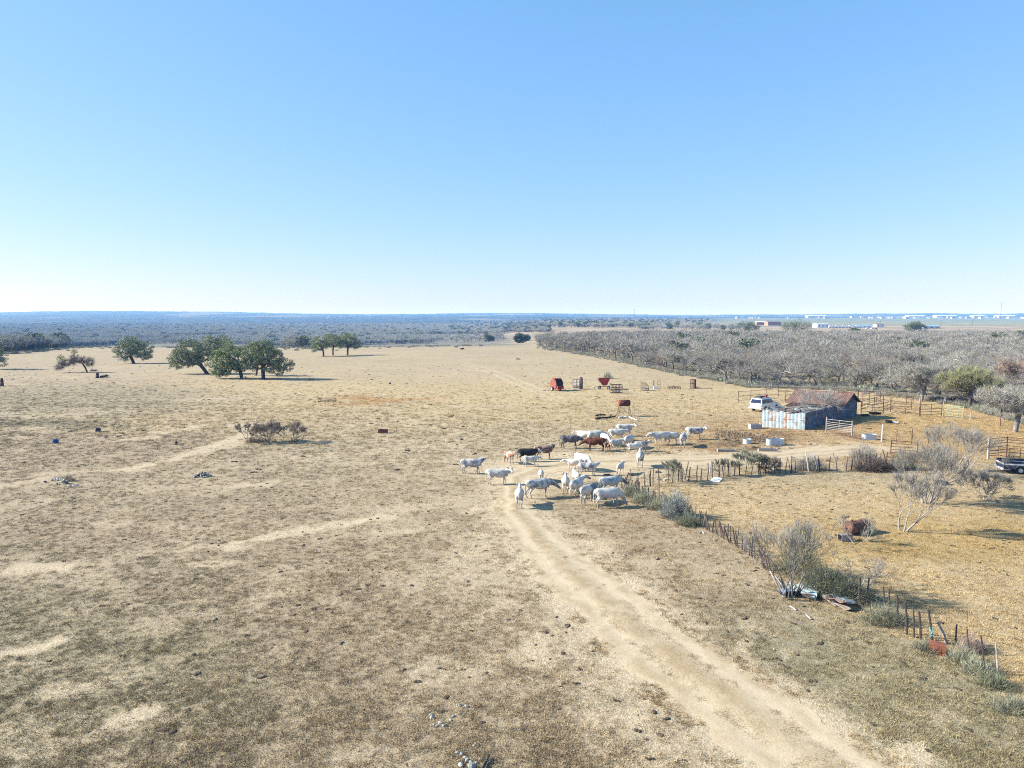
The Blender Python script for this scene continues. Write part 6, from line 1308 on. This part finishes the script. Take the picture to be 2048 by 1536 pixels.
p = at(1686, 679); t = thing('hay_bale', 'round hay bale in the field behind the thicket', 'hay bale', p, .4); MB().tube((0, -.75, .85), (0, .75, .85), .85, n=18).build('bale_roll', M['straw'], t, True); MB().tube((0, -.3, .85), (0, .3, .85), .865, n=18).build('net_wrap', M['white_wood'], t, True)
qh = random.Random(12)
for i in range(64):
    px = qh.uniform(1400, 2060) if i % 3 else qh.uniform(1720, 2060); py = qh.uniform(634.9, 637.2); w = qh.uniform(11, 19)
    gable(px, py, w, qh.uniform(9, 14), qh.uniform(4, 7), qh.uniform(2, 3.5), qh.uniform(-.5, .5), 'house_wall', 'house_roof', 'pale house in the distant town on the right horizon', 'house', 'house', 2, 'houses of the distant town')
for i, (px, py, w) in enumerate(((1632, 634.6, 110), (1890, 634.6, 120), (2010, 635.2, 100), (1830, 636, 90), (1955, 634.4, 70))):
    gable(px, py, w, 40, 10, 3, 0, 'white_paint', 'white_paint', ('long white hall above the warehouse on the horizon', 'longest white hall on the right horizon', 'white hall near the mast on the right horizon', 'white hall left of the longest hall on the horizon', 'small white hall between the longest hall and the mast')[i], 'hall', 'building', 5)
for i in range(26):
    px = qh.uniform(640, 705) if i < 17 else qh.uniform(1190, 1320); py = qh.uniform(633.2, 636.4) if i < 17 else qh.uniform(637, 642)
    gable(px, py, qh.uniform(8, 13) if i < 17 else qh.uniform(5, 8), 9 if i < 17 else 6, 3.5 if i < 17 else 2.6, 3 if i < 17 else 1.2, qh.uniform(-.6, .6), 'concrete', 'house_roof', 'pale house scattered on the wooded hills', 'house', 'house', 2, 'houses on the wooded hills')
def mast(px, py, top, label, r=.35):
    p = at(px, py); k = mpp(p); h = (py-top)*k; t = thing('radio_mast', label, 'mast', p); b = MB()
    for a_ in range(3):
        c, s = math.cos(a_*2.1)*r, math.sin(a_*2.1)*r; b.tube((c, s, 0), (c*.6, s*.6, h), r*.22, n=4)
    n = 10
    for k_ in range(n):
        for a_ in range(3):
            c, s = math.cos(a_*2.1)*r, math.sin(a_*2.1)*r; c2, s2 = math.cos((a_+1)*2.1)*r, math.sin((a_+1)*2.1)*r; b.tube((c, s, h*k_/n), (c2*.8, s2*.8, h*(k_+1)/n), r*.15, n=3)
    b.build('lattice', M['rust_pipe'], t); MB().box((0, 0, h), (r*2.6, r*2.6, r*4)).build('antenna', M['galv'], t)
mast(2001, 638, 605, 'tall thin radio mast on the right horizon', .9); mast(1268.5, 636, 619, 'distant mast above the middle horizon', 1.1)
def pole(px, py, h, label):
    t = thing('utility_pole', label, 'utility pole', at(px, py), 0, 'utility poles across the far fields'); MB().tube((0, 0, -.3), (0, 0, h), .16, .11, 6).build('pole_shaft', M['wood_dark'], t); MB().box((0, 0, h-.7), (2.2, .12, .12)).build('crossarm', M['wood_dark'], t)
for px, py in ((1823, 658), (1882, 656), (1760, 657), (1944, 655), (1700, 650), (1640, 649), (1385, 656)): pole(px, py, 10, 'thin utility pole in the far fields on the right')
# ------------------------------------------------------------------ haze
hz = MB().box((0, 6900, 32), (30000, 16000, 112)).build('haze', None); hm = bpy.data.materials.new('haze'); hm.use_nodes = True; hn = hm.node_tree; hn.nodes.clear()
ho = hn.nodes.new('ShaderNodeOutputMaterial'); pv = hn.nodes.new('ShaderNodeVolumePrincipled'); pv.inputs['Density'].default_value = 1.6e-4; pv.inputs['Color'].default_value = (.16, .45, 1, 1); pv.inputs['Absorption Color'].default_value = (1, 1, 1, 1); pv.inputs['Anisotropy'].default_value = 0
hn.links.new(pv.outputs[0], ho.inputs['Volume']); hz.data.materials.append(hm); tag(hz, kind='stuff')
